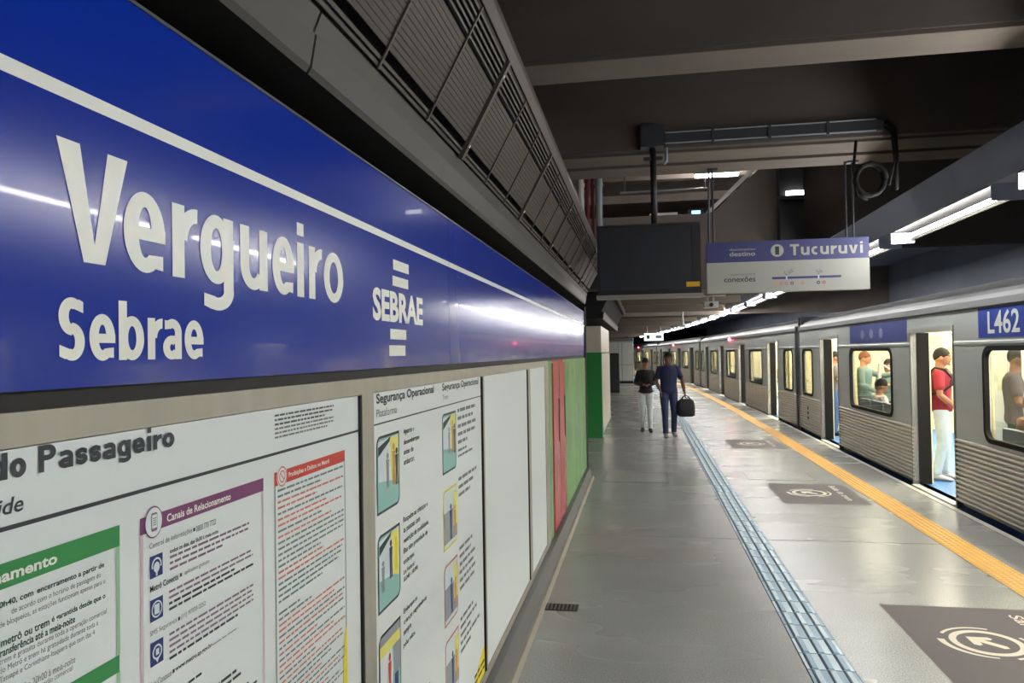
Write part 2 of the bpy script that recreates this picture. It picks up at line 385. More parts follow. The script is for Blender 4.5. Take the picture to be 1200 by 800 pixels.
# ------------------------------------------------------------------ floor and platform
fb = MB(); fb.box(-5, 3.2, -8, 17, -0.3, -0.03); ribbon(fb, -14, 3.2, -0.3, -0.03)
floor = struct('floor', fb, M['joint'])
ys = [-8, 0.05, 7.05, 14.05, 17.0]
for a, b in zip(ys[:-1], ys[1:]):
    MB().box(-5, 3.205, a+0.004, b-0.004, -0.03, 0.0).build('floor_slab', M['floor'], floor)
ribbon(MB(), -14, 3.205, -0.03, 0.0).build('floor_slab', M['floor'], floor)
nb = MB(); nb.box(3.205, 3.27, -8, 17, -1.0, 0.004); ribbon(nb, 3.205, 3.27, -1.0, 0.004)
struct('trim_1', nb, mat('nosing_pale', rgb(186, 184, 176), 0.45, var=0.08, scale=4), 'pale stone nosing along the platform edge')
tb = MB(); tb.box(3.0, 9, -8, 95, -1.3, -1.15); struct('ground_trackbed', tb, M['blackwall'])
# access lids let into the floor
def lid(name, label, x0, x1, y0, y1):
    t = thing(name, label, 'floor lid', ((x0+x1)/2, (y0+y1)/2, 0), 'access lids in the floor')
    MB().box(x0+0.012, x1-0.012, y0+0.012, y1-0.012, 0.0, 0.002).build('cover', mat('lid_terrazzo', rgb(150, 151, 149), 0.28, var=0.08, scale=40), t)
    f = MB(); f.box(x0, x1, y0, y0+0.012, 0, 0.0025); f.box(x0, x1, y1-0.012, y1, 0, 0.0025); f.box(x0, x0+0.012, y0+0.012, y1-0.012, 0, 0.0025); f.box(x1-0.012, x1, y0+0.012, y1-0.012, 0, 0.0025)
    f.build('frame', mat('lid_frame', rgb(104, 104, 100), 0.4, 0.3), t)
lid('access_lid', 'square access lid in the floor beside the green end wall', -0.53, 0.32, 9.95, 10.75)
lid('access_lid', 'access lid just beyond the arrow decal that is second along the platform', 1.37, 2.22, 10.28, 10.98)
lid('access_lid', 'thin framed access lid in the floor behind the walking man', 1.42, 2.3, 19.4, 20.6)

# tactile guide strip: blue tiles with bars
def blue_tile_mesh():
    mb = MB(); w, l = 0.125, 0.1095
    mb.cur = 0; mb.box(-w, w, -l, l, 0.0, 0.0025)
    mb.cur = 1; mb.box(-w+0.004, w-0.004, -l+0.003, l-0.003, 0.0025, 0.0042)
    for cx in (-0.078, 0.003, 0.084):
        mb.cur = 0; mb.box(cx-0.0265, cx-0.0175, -l+0.004, l-0.004, 0.0042, 0.0046)  # dark strip standing in for the shadow beside each bar
        mb.cur = 2; mb.frustum(cx, 0, 0.0042, 0.0095, 0.0175, l-0.005, 0.0125, l-0.012)
    return mb
bt = blue_tile_mesh().mesh('tactile_tile', [M['tactile_dark'], M['tactile_blue'], M['tactile_blue_b']])
bt2 = bt.copy(); bt2.materials[1] = M['tactile_blue_b']; bt2.materials[2] = M['tactile_blue']
strip = thing('tactile_guide_strip', 'pale blue ribbed tactile guide strip running down the platform', 'tactile strip', (0.966, 2.0, 0))
y = 2.0
while y < 17.0:
    o = bpy.data.objects.new('tactile_tile', bt2 if random.random() < 0.15 else bt); COL.objects.link(o); o.parent = strip; o.location = (0, y+0.111-2.0, 0); y += 0.222
fb2 = MB()
for cx in (0.878, 0.937, 0.995, 1.054): ribbon(fb2, cx-0.026, cx+0.026, 0.001, 0.006, [17, 22, 27, 32, 37, 42, 47, 52, 57])
tag(fb2.build('tactile_bars', M['tactile_blue'], strip), kind='stuff')
# yellow warning strip
mb = MB(); mb.box(-0.124, 0.124, -0.124, 0.124, 0, 0.004)
for i in range(5):
    for j in range(5): mb.frustum(-0.1+0.05*i, -0.1+0.05*j, 0.004, 0.008, 0.014, 0.014, 0.008, 0.008)
yt = mb.mesh('warning_tile', M['yellow'])
ystrip = thing('warning_strip', 'yellow warning strip of studded tiles along the platform edge', 'tactile strip', (2.665, 3.0, 0))
y = 3.0
while y < 17.0:
    o = bpy.data.objects.new('warning_tile', yt); COL.objects.link(o); o.parent = ystrip; o.location = (0, y+0.125-3.0, 0); y += 0.25
tag(ribbon(MB(), 2.541, 2.789, 0.0, 0.006).build('warning_band', M['yellow'], ystrip), kind='stuff')
# floor decals with ring and arrow, lettering read by someone facing the train
FLOOR = lambda u, v, n: (u, v, n)
def decal(label, yc):
    t = thing('floor_decal', label, 'floor decal', (2.0, yc, 0), 'arrow decals on the platform')
    Flat(FLOOR).rect(1.54, 2.47, yc-0.68, yc+0.62, 0.0012).build('backing', M['decal'], t)
    g = Flat(FLOOR); c = (1.945, yc)
    g.arc(*c, 0.157, 0.196, 0, 360, 0.002, 48)
    sw = lambda k: (lambda q: 0.35+0.65*math.sin(math.pi*min(1, q*k)))
    g.arc(*c, 0.222, 0.262, 172, 262, 0.002, 24, lambda q: 1.0-0.65*q)
    g.arc(*c, 0.226, 0.246, 68, 148, 0.002, 24); g.arc(*c, 0.226, 0.246, 285, 385, 0.002, 24)
    g.build('ring_mark', M['cream'], t)
    a = Flat(FLOOR); x, z = c
    a.poly([(x-0.085, z+0.085), (x+0.035, z+0.085), (x+0.05, z+0.062), (x+0.035, z+0.04), (x-0.005, z+0.04), (x+0.085, z-0.05), (x+0.085, z-0.08), (x+0.055, z-0.085),
            (x-0.038, z+0.006), (x-0.038, z-0.035), (x-0.06, z-0.05), (x-0.085, z-0.035)], 0.002)
    a.build('arrow_mark', M['cream'], t)
    Flat(lambda u, v, n: (v, -u, n)).text('Saída do trem', -yc-0.5, -yc+0.44, 2.268, 2.345, 0.002, bold=0.01).build('lettering', M['cream'], t)
decal('mauve floor decal with cream ring and arrow, the one closest to the camera', 4.74)
decal('mauve floor decal with cream ring and arrow, second along the platform', 9.39)
decal('mauve floor decal with cream ring and arrow, third along the platform', 14.2)
# drain in the floor beside the plinth
t = thing('floor_drain', 'small black slotted drain grate beside the wall plinth', 'drain', (-0.58, 5.03, 0))
MB().box(-0.70, -0.455, 4.96, 5.1, 0.0, 0.0015).build('frame', M['joint'], t)
for i in range(9): MB().box(-0.69+0.026*i, -0.679+0.026*i, 4.97, 5.09, 0.0015, 0.006).build('slat', mat('drain_steel', rgb(110, 108, 102), 0.4, 0.6), t)

# ------------------------------------------------------------------ left wall
w = MB(); w.box(-1.75, -1.6, -8, 10.35, 0, 6.2); w.box(-1.6, XW-0.06, -8, 10.3, 0, 1.66)
struct('wall_left', w, M['blackwall'])
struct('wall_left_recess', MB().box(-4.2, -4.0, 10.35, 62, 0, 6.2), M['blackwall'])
p = MB(); p.prism([(XW-0.05, 0), (-0.70, 0), (-0.735, 0.135), (XW-0.05, 0.135)], -8, 10.3)
struct('baseboard_left', p, M['plinth'])
struct('trim_2', MB().prism([(-0.705, 0), (-0.672, 0), (-0.69, 0.03), (-0.712, 0.03)], -8, 10.3), M['plinth_edge'], 'thin metal edging at the foot of the plinth')
# steel frame round the posters: rail above, rail below, mullions
fr = MB(); fr.box(XW-0.05, XW+0.004, -8, 6.2, 1.612, 1.656); struct('trim_3', fr, M['steel'], 'brushed steel rail between the blue sign and the posters')
struct('trim_4', MB().box(XW-0.05, XW+0.006, -8, 6.2, 0.135, 0.175), M['steel'], 'brushed steel rail under the posters')
k = 5
for (a, b) in ((1.985, 2.075), (3.56, 3.62), (5.05, 5.17), (5.98, 6.2), (-1.05, -0.95)):
    struct('trim_%d' % k, MB().box(XW-0.05, XW+0.004, a, b, 0.175, 1.612), M['steel'], 'brushed steel mullion beside a poster'); k += 1
struct('trim_%d' % k, MB().box(XW-0.05, XW-0.012, -8, 10.3, 1.656, 1.682), M['black'], 'black shadow gap under the blue sign'); k += 1
WALL = lambda u, v, n: (XW+n, u, v)

# ------------------------------------------------------------------ station name sign
def sign_panel(label, y0, y1):
    t = thing('name_sign_panel', label, 'sign', (XW, (y0+y1)/2, 1.68), 'blue name sign panels')
    MB().box(XW-0.05, XW, y0+0.0015, y1-0.0015, 1.682, 2.28).build('panel', M['blue'], t)
    MB().box(XW-0.05, XW+0.003, y0+0.0015, y1-0.0015, 2.28, 2.286).build('edge_strip', mat('sign_edge_grey', rgb(90, 92, 100), 0.4, 0.5), t)
    Flat(WALL).rect(y0+0.0015, y1-0.0015, 2.083, 2.104).build('white_stripe', M['white'], t)
    return t
s1 = sign_panel('blue sign panel lettered Vergueiro Sebrae in white above the passenger guide', 0.0, 2.975)
s2 = sign_panel('blank blue sign panel just past the white logo', 2.975, 6.65)
s3 = sign_panel('far blue sign panel above the red cabinet', 6.65, 10.3)
sign_panel('blue sign panel behind the camera, outside the picture', -3.0, 0.0)
for ch, a, b in (('V', .884, 1.026), ('e', 1.016, 1.117), ('r', 1.136, 1.206), ('g', 1.216, 1.327), ('u', 1.352, 1.461), ('e', 1.481, 1.583), ('i', 1.597, 1.635), ('r', 1.660, 1.731), ('o', 1.744, 1.866)):
    f_ = Flat(WALL, 1.2e-5); glyph(f_, ch, a, b, 1.860, 1.986, 2.027, 1.811, .0345 if ch != 'V' else .040, .024, .001); f_.build('station_letter', M['white'], s1)
for ch, a, b in (('S', .886, .934), ('e', .943, .996), ('b', 1.004, 1.062), ('r', 1.071, 1.107), ('a', 1.109, 1.160), ('e', 1.168, 1.224)):
    f_ = Flat(WALL, 1.2e-5); glyph(f_, ch, a, b, 1.720, 1.787, 1.808, 1.70, .0185, .0155, .001); f_.build('subtitle_letter', M['white'], s1)
Flat(WALL).text('SEBRAE', 2.085, 2.593, 1.826, 1.926, bold=0.04).build('logo_lettering', M['white'], s1)
for (z0, z1, d_) in ((1.996, 2.029, .018), (1.944, 1.976, .010), (1.772, 1.805, -.018), (1.719, 1.753, -.029)): Flat(WALL).rect(2.255+d_, 2.416+d_, z0, z1).build('logo_bar', M['white'], s1)

# ------------------------------------------------------------------ posters
def board(name, label, y0, y1, gap=0.006):
    t = thing(name, label, 'poster', (XW, (y0+y1)/2, 0.175), 'poster boards on the wall')
    MB().box(XW-0.045, XW, y0+gap, y1-gap, 0.177, 1.61).build('board', M['poster'], t)
    return t
A = board('passenger_guide_poster', 'white passenger guide poster with green, purple and red text boxes', -0.95, 1.985)
B = board('safety_poster', 'white safety poster with two columns of small framed pictures', 2.075, 3.56)
C = board('blank_board', 'wide blank white board between the safety poster and a narrow board', 3.62, 5.05)
D = board('blank_board', 'narrow blank white board beside the green cladding', 5.17, 5.98)
for a, b in ((3.56, 3.575), (5.03, 5.045), (1.962, 1.972)):
    struct('trim_%d' % k, MB().box(XW-0.04, XW+0.008, a, b, 0.177, 1.61), M['black'], 'thin black gasket beside a poster board'); k += 1
# --- guide poster
f_ = Flat(WALL, 4e-6); f_.text('Guia', 0.655, 0.762, 1.575, 1.6085, bold=0.02); word(f_, 'do', .779, .831, 1.574, 1.598, 1.6065, 1.566, .0088, .0072); word(f_, 'Passageiro', .851, 1.135, 1.574, 1.598, 1.6095, 1.5645, .0088, .0070)
f_.build('title_lettering', M['ink'], A)
Flat(WALL).text("Passenger's Guide", 0.585, 0.827, 1.524, 1.552, bold=0.012, shear=0.2).build('subtitle_lettering', M['ink'], A)
Flat(WALL).rect(-0.93, 1.965, 1.5105, 1.5165).build('rule', M['ink'], A)
h = Flat(WALL); h.greek(1.485, 1.795, 1.597, 0.0097, (1, 0.98, 0.83)); h.build('header_print', mat('ink_mid', rgb(84, 88, 96), 0.6), A)
h = Flat(WALL); h.greek(1.485, 1.795, 1.568, 0.0092, (1, 1, 0.87)); h.build('header_print', M['inkgrey'], A)
# green box
class frame:
    def __init__(s, u0, u1, v0, v1, wd, n=0.0008): s.q = ((u0, u0+wd, v0, v1, n), (u1-wd, u1, v0, v1, n))
    def build(s, name, m, parent):
        for q in s.q: Flat(WALL).rect(*q).build(name, m, parent)
gb = 0.55
Flat(WALL).rect(gb, 1.003, 1.4405, 1.472).build('box_header', M['inkgreen'], A)
frame(gb, 1.003, 1.279, 1.4405, 0.008).build('box_border', M['inkgreen_pale'], A)
Flat(WALL).rect(gb, 1.001, 1.2535, 1.279).build('box_header', M['inkgreen'], A)
frame(gb, 1.003, 0.9, 1.2535, 0.008).build('box_border', M['inkgreen_pale'], A)
Flat(WALL).text('Horário de Funcionamento', 0.565, 0.881, 1.4485, 1.4635, 0.0018, bold=0.03).build('box_title', M['white'], A)
def lines(rows, m, bold=0.0, nm='box_lettering'):
    f = Flat(WALL)
    for (s_, u0, u1, v, hh) in rows: f.text(s_, u0, u1, v-hh*0.25, v+hh, bold=bold)
    f.build(nm, m, A)
lines([('encerramento a partir de', 0.848, 0.97, 1.418, 0.008), ('partir das 20h40, com', 0.733, 0.842, 1.418, 0.008),
       ('é garantida desde que o', 0.872, 0.972, 1.3725, 0.008), ('linhas de metrô ou trem', 0.745, 0.868, 1.3725, 0.008), ('transferência até a meia-noite', 0.787, 0.913, 1.3605, 0.008)], M['inkgreen_dark'], 0.02)
lines([('de acordo com o horário de passagem do', 0.808, 0.963, 1.4055, 0.0075), ('de bloqueios, as estações funcionam apenas para o', 0.79, 0.972, 1.394, 0.0075),
       ('trem é gratuita durante toda a operação comercial', 0.79, 0.974, 1.3495, 0.0075), ('do Metrô e trem há gratuidade durante toda a', 0.79, 0.957, 1.3385, 0.0075), ('Tatuapé e Corinthians-Itaquera que tem das 4', 0.79, 0.95, 1.3275, 0.0075),
       ('das 20h00 à meia-noite', 0.825, 0.913, 1.3055, 0.0075), ('operação comercial', 0.842, 0.908, 1.2945, 0.0075)], M['inkgrey'])
g = Flat(WALL); g.greek(0.565, 0.728, 1.426, 0.0115, (1, 1, 1)); g.greek(0.565, 0.74, 1.379, 0.012, (1, 1)); g.greek(0.565, 0.78, 1.357, 0.011, (1, 1, 1)); g.greek(0.565, 0.81, 1.313, 0.011, (1, 1)); g.greek(0.565, 0.96, 1.235, 0.0115, (0.9, 1, 0.8, 1, 0.95, 0.6, 1, 0.9, 1, 0.7, 0.9, 1, 0.8, 0.5)); g.build('box_print', M['inkgrey'], A)
# purple box
Flat(WALL).rect(1.049, 1.434, 1.444, 1.4705).build('box_header', M['inkpurple'], A)
frame(1.049, 1.434, 0.80, 1.444, 0.0075).build('box_border', M['inkpurple_pale'], A)
Flat(WALL).text('Canais de Relacionamento', 1.115, 1.308, 1.4505, 1.4635, 0.0018, bold=0.02).build('box_title', M['white'], A)
Flat(WALL).ell(1.081, 1.4585, 0.0225, 0.0255, 0.0018).build('icon_edge', M['inkpurple'], A)
Flat(WALL).ell(1.081, 1.4585, 0.0205, 0.0235, 0.0022).build('icon_disc', M['poster'], A)
i = Flat(WALL); i.rr(1.074, 1.089, 1.444, 1.4735, 0.003, 0.0026); i.build('icon_phone', M['inkpurple_mid'], A)
Flat(WALL).rect(1.0755, 1.0875, 1.449, 1.4705, 0.003).build('icon_screen', M['poster'], A)
i = Flat(WALL); [i.rect(1.0775, 1.0855, q, q+0.0015, 0.0034) for q in (1.4535, 1.457, 1.4605, 1.464)]; i.build('icon_lines', M['inkgrey'], A)
def plines(rows, m, bold=0.0):
    f = Flat(WALL)
    for (s_, u0, u1, v, hh) in rows: f.text(s_, u0, u1, v-hh*0.2, v+hh, bold=bold)
    f.build('box_lettering', m, A)
plines([('Central de Informações', 1.071, 1.186, 1.417, 0.009)], M['inkgrey'])
plines([('0800 770 7722', 1.197, 1.259, 1.4165, 0.0085), ('(11) 97333-2252', 1.152, 1.224, 1.2775, 0.0085)], M['inkgrey'], 0.005)
plines([('todos os dias, das 5h30 à meia-noite', 1.123, 1.266, 1.397, 0.0072), ('Metrô Conecta', 1.072, 1.145, 1.3495, 0.0085), ('www.metro.sp.gov.br', 1.135, 1.243, 1.1965, 0.0085)], M['ink'], 0.018)
plines([('aplicativo gratuito', 1.163, 1.237, 1.3495, 0.008), ('SMS Segurança', 1.071, 1.14, 1.278, 0.0085), ('Fale Conosco', 1.071, 1.125, 1.197, 0.0085)], M['inkgrey'])
i = Flat(WALL)
for (u, v) in ((1.189, 1.4205), (1.15, 1.353), (1.144, 1.281), (1.128, 1.2), (1.225, 1.12), (1.225, 1.106)): i.rect(u, u+0.005, v-0.003, v+0.003)
i.build('bullet_marks', M['ink'], A)
g = Flat(WALL); g.greek(1.123, 1.376, 1.3925, 0.0098, (1, 0.99, 0.62), ink=0.42); g.greek(1.12, 1.389, 1.336, 0.0095, (0.97, 1), ink=0.4)
g.greek(1.12, 1.389, 1.266, 0.0098, (1, 0.98, 1, 1), ink=0.4); g.greek(1.243, 1.33, 1.2, 0.01, (1,), ink=0.18); g.build('box_print', M['inkpurple_mid'], A)
g = Flat(WALL); g.greek(1.12, 1.39, 1.317, 0.0095, (0.75, 1.0)); g.greek(1.12, 1.39, 1.2265, 0.0098, (0.78,)); g.greek(1.235, 1.34, 1.123, 0.012, (0.85, 1)); g.greek(1.13, 1.21, 1.165, 0.01, (1,)); g.greek(1.08, 1.4, 1.08, 0.0105, (0.9, 1, 0.8, 1, 0.5, 0.9, 1, 0.7)); g.build('box_print', M['ink'], A)
for (za, zb, kd) in ((1.369, 1.4045, 0), (1.3, 1.335, 1), (1.229, 1.267, 2)):
    Flat(WALL).rect(1.072, 1.104, za, zb).build('icon_tile', M['inkblue'], A)
    c = (za+zb)/2; q = Flat(WALL)
    if kd == 0:
        q.arc(1.088, c+0.001, 0.0095, 0.0125, -20, 200, 0.0016); q.ell(1.088, c-0.002, 0.0075, 0.0085, 0.0016); q.rect(1.086, 1.09, c-0.016, c-0.009, 0.0016)
    elif kd == 1:
        q.arc(1.088, c, 0.011, 0.0135, 0, 360, 0.0016); q.rr(1.0815, 1.0945, c-0.008, c+0.008, 0.002, 0.0016)
    else:
        q.arc(1.088, c+0.001, 0.009, 0.012, 0, 360, 0.0016); q.rect(1.0845, 1.0925, c-0.004, c+0.006, 0.0016); q.poly([(1.083, c-0.009), (1.093, c-0.009), (1.088, c-0.0165)], 0.0016)
    q.build('icon_glyph', M['print_sky'], A)
# red box
Flat(WALL).rect(1.481, 1.863, 1.4435, 1.473).build('box_header', M['inkred'], A)
frame(1.481, 1.863, 0.80, 1.4435, 0.004).build('box_border', M['inkteal'], A)
Flat(WALL).text('Proibições e Delitos no Metrô', 1.545, 1.762, 1.451, 1.464, 0.0018, bold=0.02).build('box_title', M['white'], A)
Flat(WALL).ell(1.514, 1.4605, 0.0235, 0.0255, 0.0018).build('icon_edge', M['poster'], A)
q = Flat(WALL); q.arc(1.514, 1.4605, 0.019, 0.022, 0, 360, 0.0022); q.arc(1.514, 1.4605, 0.0105, 0.0135, 0, 360, 0.0022); q.line(1.505, 1.470, 1.523, 1.451, 0.003, 0.0022); q.build('icon_glyph', M['inkred_soft'], A)
rows = [(1, 0), (.62, 0), (1, 1), (.55, 1), (.98, 0), (.7, 1), (.96, 1), (.62, 0), (.78, 1), (1, 0), (1, 0), (1, 0), (.98, 0), (.6, 0), (.65, 1), (1, 1), (.97, 0), (.95, 0), (.9, 0), (.62, 0), (0, 0), (.28, 0), (.45, 0), (1, 1), (.82, 1), (1, 0), (.98, 1), (.98, 0), (.55, 1), (1, 0), (.8, 1), (1, 1), (.5, 0), (.96, 1), (.96, 0), (.75, 0), (.6, 1), (1, 0), (.9, 1), (1, 0), (.7, 1), (.9, 0), (1, 0), (.5, 1), (.9, 0), (1, 1), (1, 0)]
for kk, m_ in ((0, M['inkteal']), (1, M['inkred_soft'])):
    g = Flat(WALL)
    for i_, (wd, c_) in enumerate(rows):
        if c_ == kk and wd: g.greek(1.495, 1.85, 1.434-0.0126*i_, 0.0126, (wd,), ink=0.36)
    g.build('box_print', m_, A)
Flat(WALL).poly([(1.83, 0.80), (1.863, 0.80), (1.863, 1.02), (1.845, 0.98)], 0.0016).build('corner_sticker', M['inkyellow'], A)
# --- safety poster
Flat(WALL).text('Segurança Operacional', 2.105, 2.725, 1.568, 1.607, bold=0.026).build('title_lettering', M['ink'], B)
Flat(WALL).text('Segurança Operacional', 2.845, 3.50, 1.568, 1.607, bold=0.018).build('title_lettering', M['ink'], B)
Flat(WALL).text('Plataforma', 2.105, 2.29, 1.536, 1.5605).build('subtitle_lettering', M['inkgrey'], B)
Flat(WALL).text('Trem', 2.85, 2.93, 1.541, 1.561).build('subtitle_lettering', M['inkgrey'], B)
Flat(WALL).rect(2.083, 3.552, 1.514, 1.5185).build('rule', M['ink'], B)
def picture(u0, u1, v0, v1, edge, kind, p):
    w_, h_ = u1-u0, v1-v0; e = 0.008
    t = Flat(WALL).rr(u0, u1, v0, v1, 0.03, 0.0008, (0, 1, 0, 1)).build('picture_border', edge, p)
    fl = Flat(WALL).rr(u0+e, u1-e, v0+e, v1-e, 0.024, 0.0012, (0, 1, 0, 1)).build('picture_ground', M['print_teal'] if kind != 3 else M['print_sky'], t)
    sc = lambda a, b: (u0+w_*a, v0+h_*b)
    if kind in (0, 1):
        Flat(WALL).poly([sc(.06, .93), sc(.94, .96), sc(.94, .34), sc(.06, .42)], 0.0016).build('picture_wall', M['print_sky'], t)
        Flat(WALL).poly([sc(.55, .94), sc(.93, .95), sc(.93, .3), sc(.62, .38)], 0.002).build('picture_train', M['print_yellow'], t)
        Flat(WALL).poly([sc(.06, .86), sc(.6, .96), sc(.55, .9), sc(.06, .74)], 0.002).build('picture_beam', M['frame_dark'], t)
    elif kind == 2:
        Flat(WALL).rect(u0+e, u1-e, v0+h_*.72, v0+h_*.86, 0.0016).build('picture_band', M['print_yellow'], t)
        Flat(WALL).rect(u0+e, u1-e, v0+h_*.86, v1-e, 0.0016).build('picture_roof', M['print_grey'], t)
        Flat(WALL).rect(u0+e, u0+w_*.6, v0+e, v0+h_*.72, 0.0016).build('picture_door', M['poster'], t)
        Flat(WALL).rect(u0+w_*.66, u1-e, v0+h_*.35, v0+h_*.72, 0.0016).build('picture_window', M['print_grey'], t)
        Flat(WALL).rect(u0+w_*.68, u0+w_*.85, v0+h_*.1, v0+h_*.34, 0.002).build('picture_bin', M['inkblue'], t)
    else:
        Flat(WALL).rect(u0+e, u1-e, v0+h_*.1, v0+h_*.62, 0.0016).build('picture_train', M['print_grey'], t)
        Flat(WALL).rect(u0+w_*.7, u1-e, v0+h_*.3, v0+h_*.9, 0.0018).build('picture_window', M['print_yellow'], t)
    def fig(a, b, hh, m_):
        q = Flat(WALL); cu, cv = sc(a, b); q.ell(cu, cv+h_*hh*.92, w_*.05, h_*hh*.09, 0.0026, 10)
        q.poly([(cu-w_*.07, cv+h_*hh*.82), (cu+w_*.07, cv+h_*hh*.82), (cu+w_*.05, cv+h_*hh*.45), (cu+w_*.06, cv), (cu+w_*.015, cv), (cu, cv+h_*hh*.4), (cu-w_*.015, cv), (cu-w_*.06, cv), (cu-w_*.05, cv+h_*hh*.45)], 0.0026)
        q.build('picture_figure', m_, t)
    if kind == 0: fig(.45, .3, .45, M['print_grey']); fig(.72, .3, .55, M['print_skin']); fig(.85, .28, .5, M['inkgreen_dark'])
    if kind == 1: fig(.55, .35, .5, M['inkblue']); fig(.2, .25, .4, M['print_grey']); fig(.78, .4, .45, M['inkyellow'])
    if kind == 2: fig(.45, .08, .6, M['inkred'])
    if kind == 3: fig(.5, .12, .6, M['inkblue']); fig(.8, .15, .5, M['print_skin'])
    return t
picture(2.10, 2.31, 1.245, 1.478, M['frame_dark'], 0, B)
picture(2.10, 2.305, 0.952, 1.183, M['frame_dark'], 1, B)
picture(2.10, 2.30, 0.645, 0.886, M['frame_dark'], 2, B)
picture(2.10, 2.30, 0.34, 0.58, M['frame_dark'], 1, B)
picture(2.835, 3.055, 1.245, 1.485, M['frame_dark'], 0, B)
picture(2.835, 3.055, 0.943, 1.18, M['inkyellow'], 3, B)
picture(2.835, 3.05, 0.645, 0.883, M['inkred_soft'], 3, B)
picture(2.835, 3.05, 0.345, 0.586, M['inkred_soft'], 3, B)
def btext(rows, m_=M['ink'], nm='caption_lettering'):
    f = Flat(WALL)
    for (s_, u0, u1, v, hh) in rows: f.text(s_, u0, u1, v, v+hh, bold=0.016)
    f.build(nm, m_, B)
btext([('Aguarde o', 2.355, 2.47, 1.455, 0.022), ('desembarque', 2.355, 2.53, 1.42, 0.022), ('antes de', 2.355, 2.46, 1.392, 0.018), ('embarcar.', 2.355, 2.47, 1.358, 0.02)])
btext([('Respeite as crianças e', 2.342, 2.62, 1.166, 0.024), ('as pessoas com', 2.342, 2.525, 1.132, 0.02), ('restrição de mobilidade.', 2.342, 2.63, 1.1, 0.022), ('Elas têm prioridade de', 2.34, 2.615, 1.066, 0.022), ('embarque.', 2.338, 2.455, 1.031, 0.022), ('Lei Federal', 2.338, 2.45, 1.004, 0.015), ('10.048 - 10.098', 2.338, 2.49, 0.98, 0.015)])
btext([('Embarque as', 2.332, 2.48, 0.873, 0.022), ('crianças segurando-as', 2.332, 2.59, 0.838, 0.022), ('sempre', 2.328, 2.41, 0.803, 0.02), ('pelas mãos.', 2.326, 2.455, 0.765, 0.022)])
g = Flat(WALL); g.greek(3.085, 3.43, 1.488, 0.034, (1, .86, 1, .98, .5), ink=0.42); g.greek(3.085, 3.43, 1.315, 0.024, (.45, .8), ink=0.4)
g.greek(3.085, 3.43, 1.195, 0.034, (1, .82, .62), ink=0.42); g.greek(3.085, 3.43, 0.9, 0.034, (.7, .6, .85, .75, .85, .78), ink=0.42); g.greek(3.085, 3.45, 0.6, 0.034, (.65, .85, .5, 1, .5), ink=0.42)
g.greek(2.33, 2.62, 0.57, 0.034, (.6, 1, .7), ink=0.42); g.build('caption_print', M['inkgrey'], B)
Flat(WALL).poly([(3.25, 0.18), (3.55, 0.18), (3.55, 0.31), (3.47, 0.285)], 0.001).build('corner_sticker', M['inkyellow'], B)
Flat(WALL).greek(3.33, 3.54, 0.25, 0.03, (1, 1), 0.0016).build('sticker_print', M['ink'], B)

# ------------------------------------------------------------------ green cladding and red cabinet
def cladding(label, y0, y1, m_):
    t = thing('ribbed_cladding', label, 'wall cladding', (XW, (y0+y1)/2, 0.135), 'green ribbed cladding')
    MB().box(XW-0.05, XW-0.01, y0, y1, 0.135, 1.655).build('backing_sheet', m_, t)
    n = max(2, int((y1-y0)/0.1)); st = (y1-y0)/n
    for i in range(n): MB().prism([(XW-0.01, y0+st*i+0.008), (XW-0.01, y0+st*(i+1)-0.008), (XW+0.006, y0+st*(i+1)-0.03), (XW+0.006, y0+st*i+0.03)], 0.14, 1.65, 'z').build('rib', m_, t)
cladding('narrow strip of green ribbed cladding before the red cabinet', 6.2, 6.44, M['wallgreen_sheen'])
cladding('wide green ribbed cladding between the red cabinet and the passage', 7.5, 10.3, M['wallgreen_sheen'])
t = thing('fire_hose_cabinet', 'tall red metal fire cabinet set into the green cladding', 'cabinet', (XW, 6.97, 0.135))
MB().box(XW-0.05, XW-0.004, 6.45, 7.49, 0.135, 1.655).build('body', M['wallred'], t)
for a, b in ((6.47, 6.95), (6.97, 7.47)):
    d = MB().box(XW-0.004, XW+0.012, a, b, 0.16, 1.63).build('door', M['wallred'], t)
    MB().box(XW+0.012, XW+0.018, b-0.07, b-0.045, 0.9, 1.3).build('handle_slot', M['black'], d)
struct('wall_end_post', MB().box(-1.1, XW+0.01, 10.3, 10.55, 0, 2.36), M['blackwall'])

# ------------------------------------------------------------------ ventilation fascia over the sign
PL, PU = Vector((-0.72, 2.526)), Vector((-0.518, 2.90))
def fascia(name_n, y0, y1, label):
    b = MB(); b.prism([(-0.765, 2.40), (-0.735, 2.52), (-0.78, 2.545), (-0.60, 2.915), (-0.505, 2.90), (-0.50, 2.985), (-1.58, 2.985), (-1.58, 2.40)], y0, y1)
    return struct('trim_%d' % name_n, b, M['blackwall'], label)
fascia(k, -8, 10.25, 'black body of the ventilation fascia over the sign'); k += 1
fascia(k, 15.0, 24.0, 'black body of the ventilation fascia past the passage'); k += 1
lp = [(-0.762, 2.385), (-0.752, 2.40), (-0.738, 2.475), (-0.745, 2.48), (-0.742, 2.488), (-0.724, 2.528), (-0.74, 2.532), (-0.775, 2.42)]
for (a, b) in ((-8, 1.62), (1.63, 10.25), (15.0, 24.0)):
    struct('trim_%d' % k, MB().prism(lp, a, b), M['lip'], 'grey folded metal lip under the ventilation grilles'); k += 1
up = [(-0.522, 2.895), (-0.505, 2.905), (-0.487, 2.95), (-0.487, 2.985), (-0.53, 2.985), (-0.54, 2.905)]
for (a, b) in ((-8, 10.25), (15.0, 24.0)):
    struct('trim_%d' % k, MB().prism(up, a, b), M['grille'], 'metal rail along the top of the ventilation grilles'); k += 1
tdir = (PU-PL).normalized(); ndir = Vector((tdir.y, -tdir.x)); PLEN = (PU-PL).length
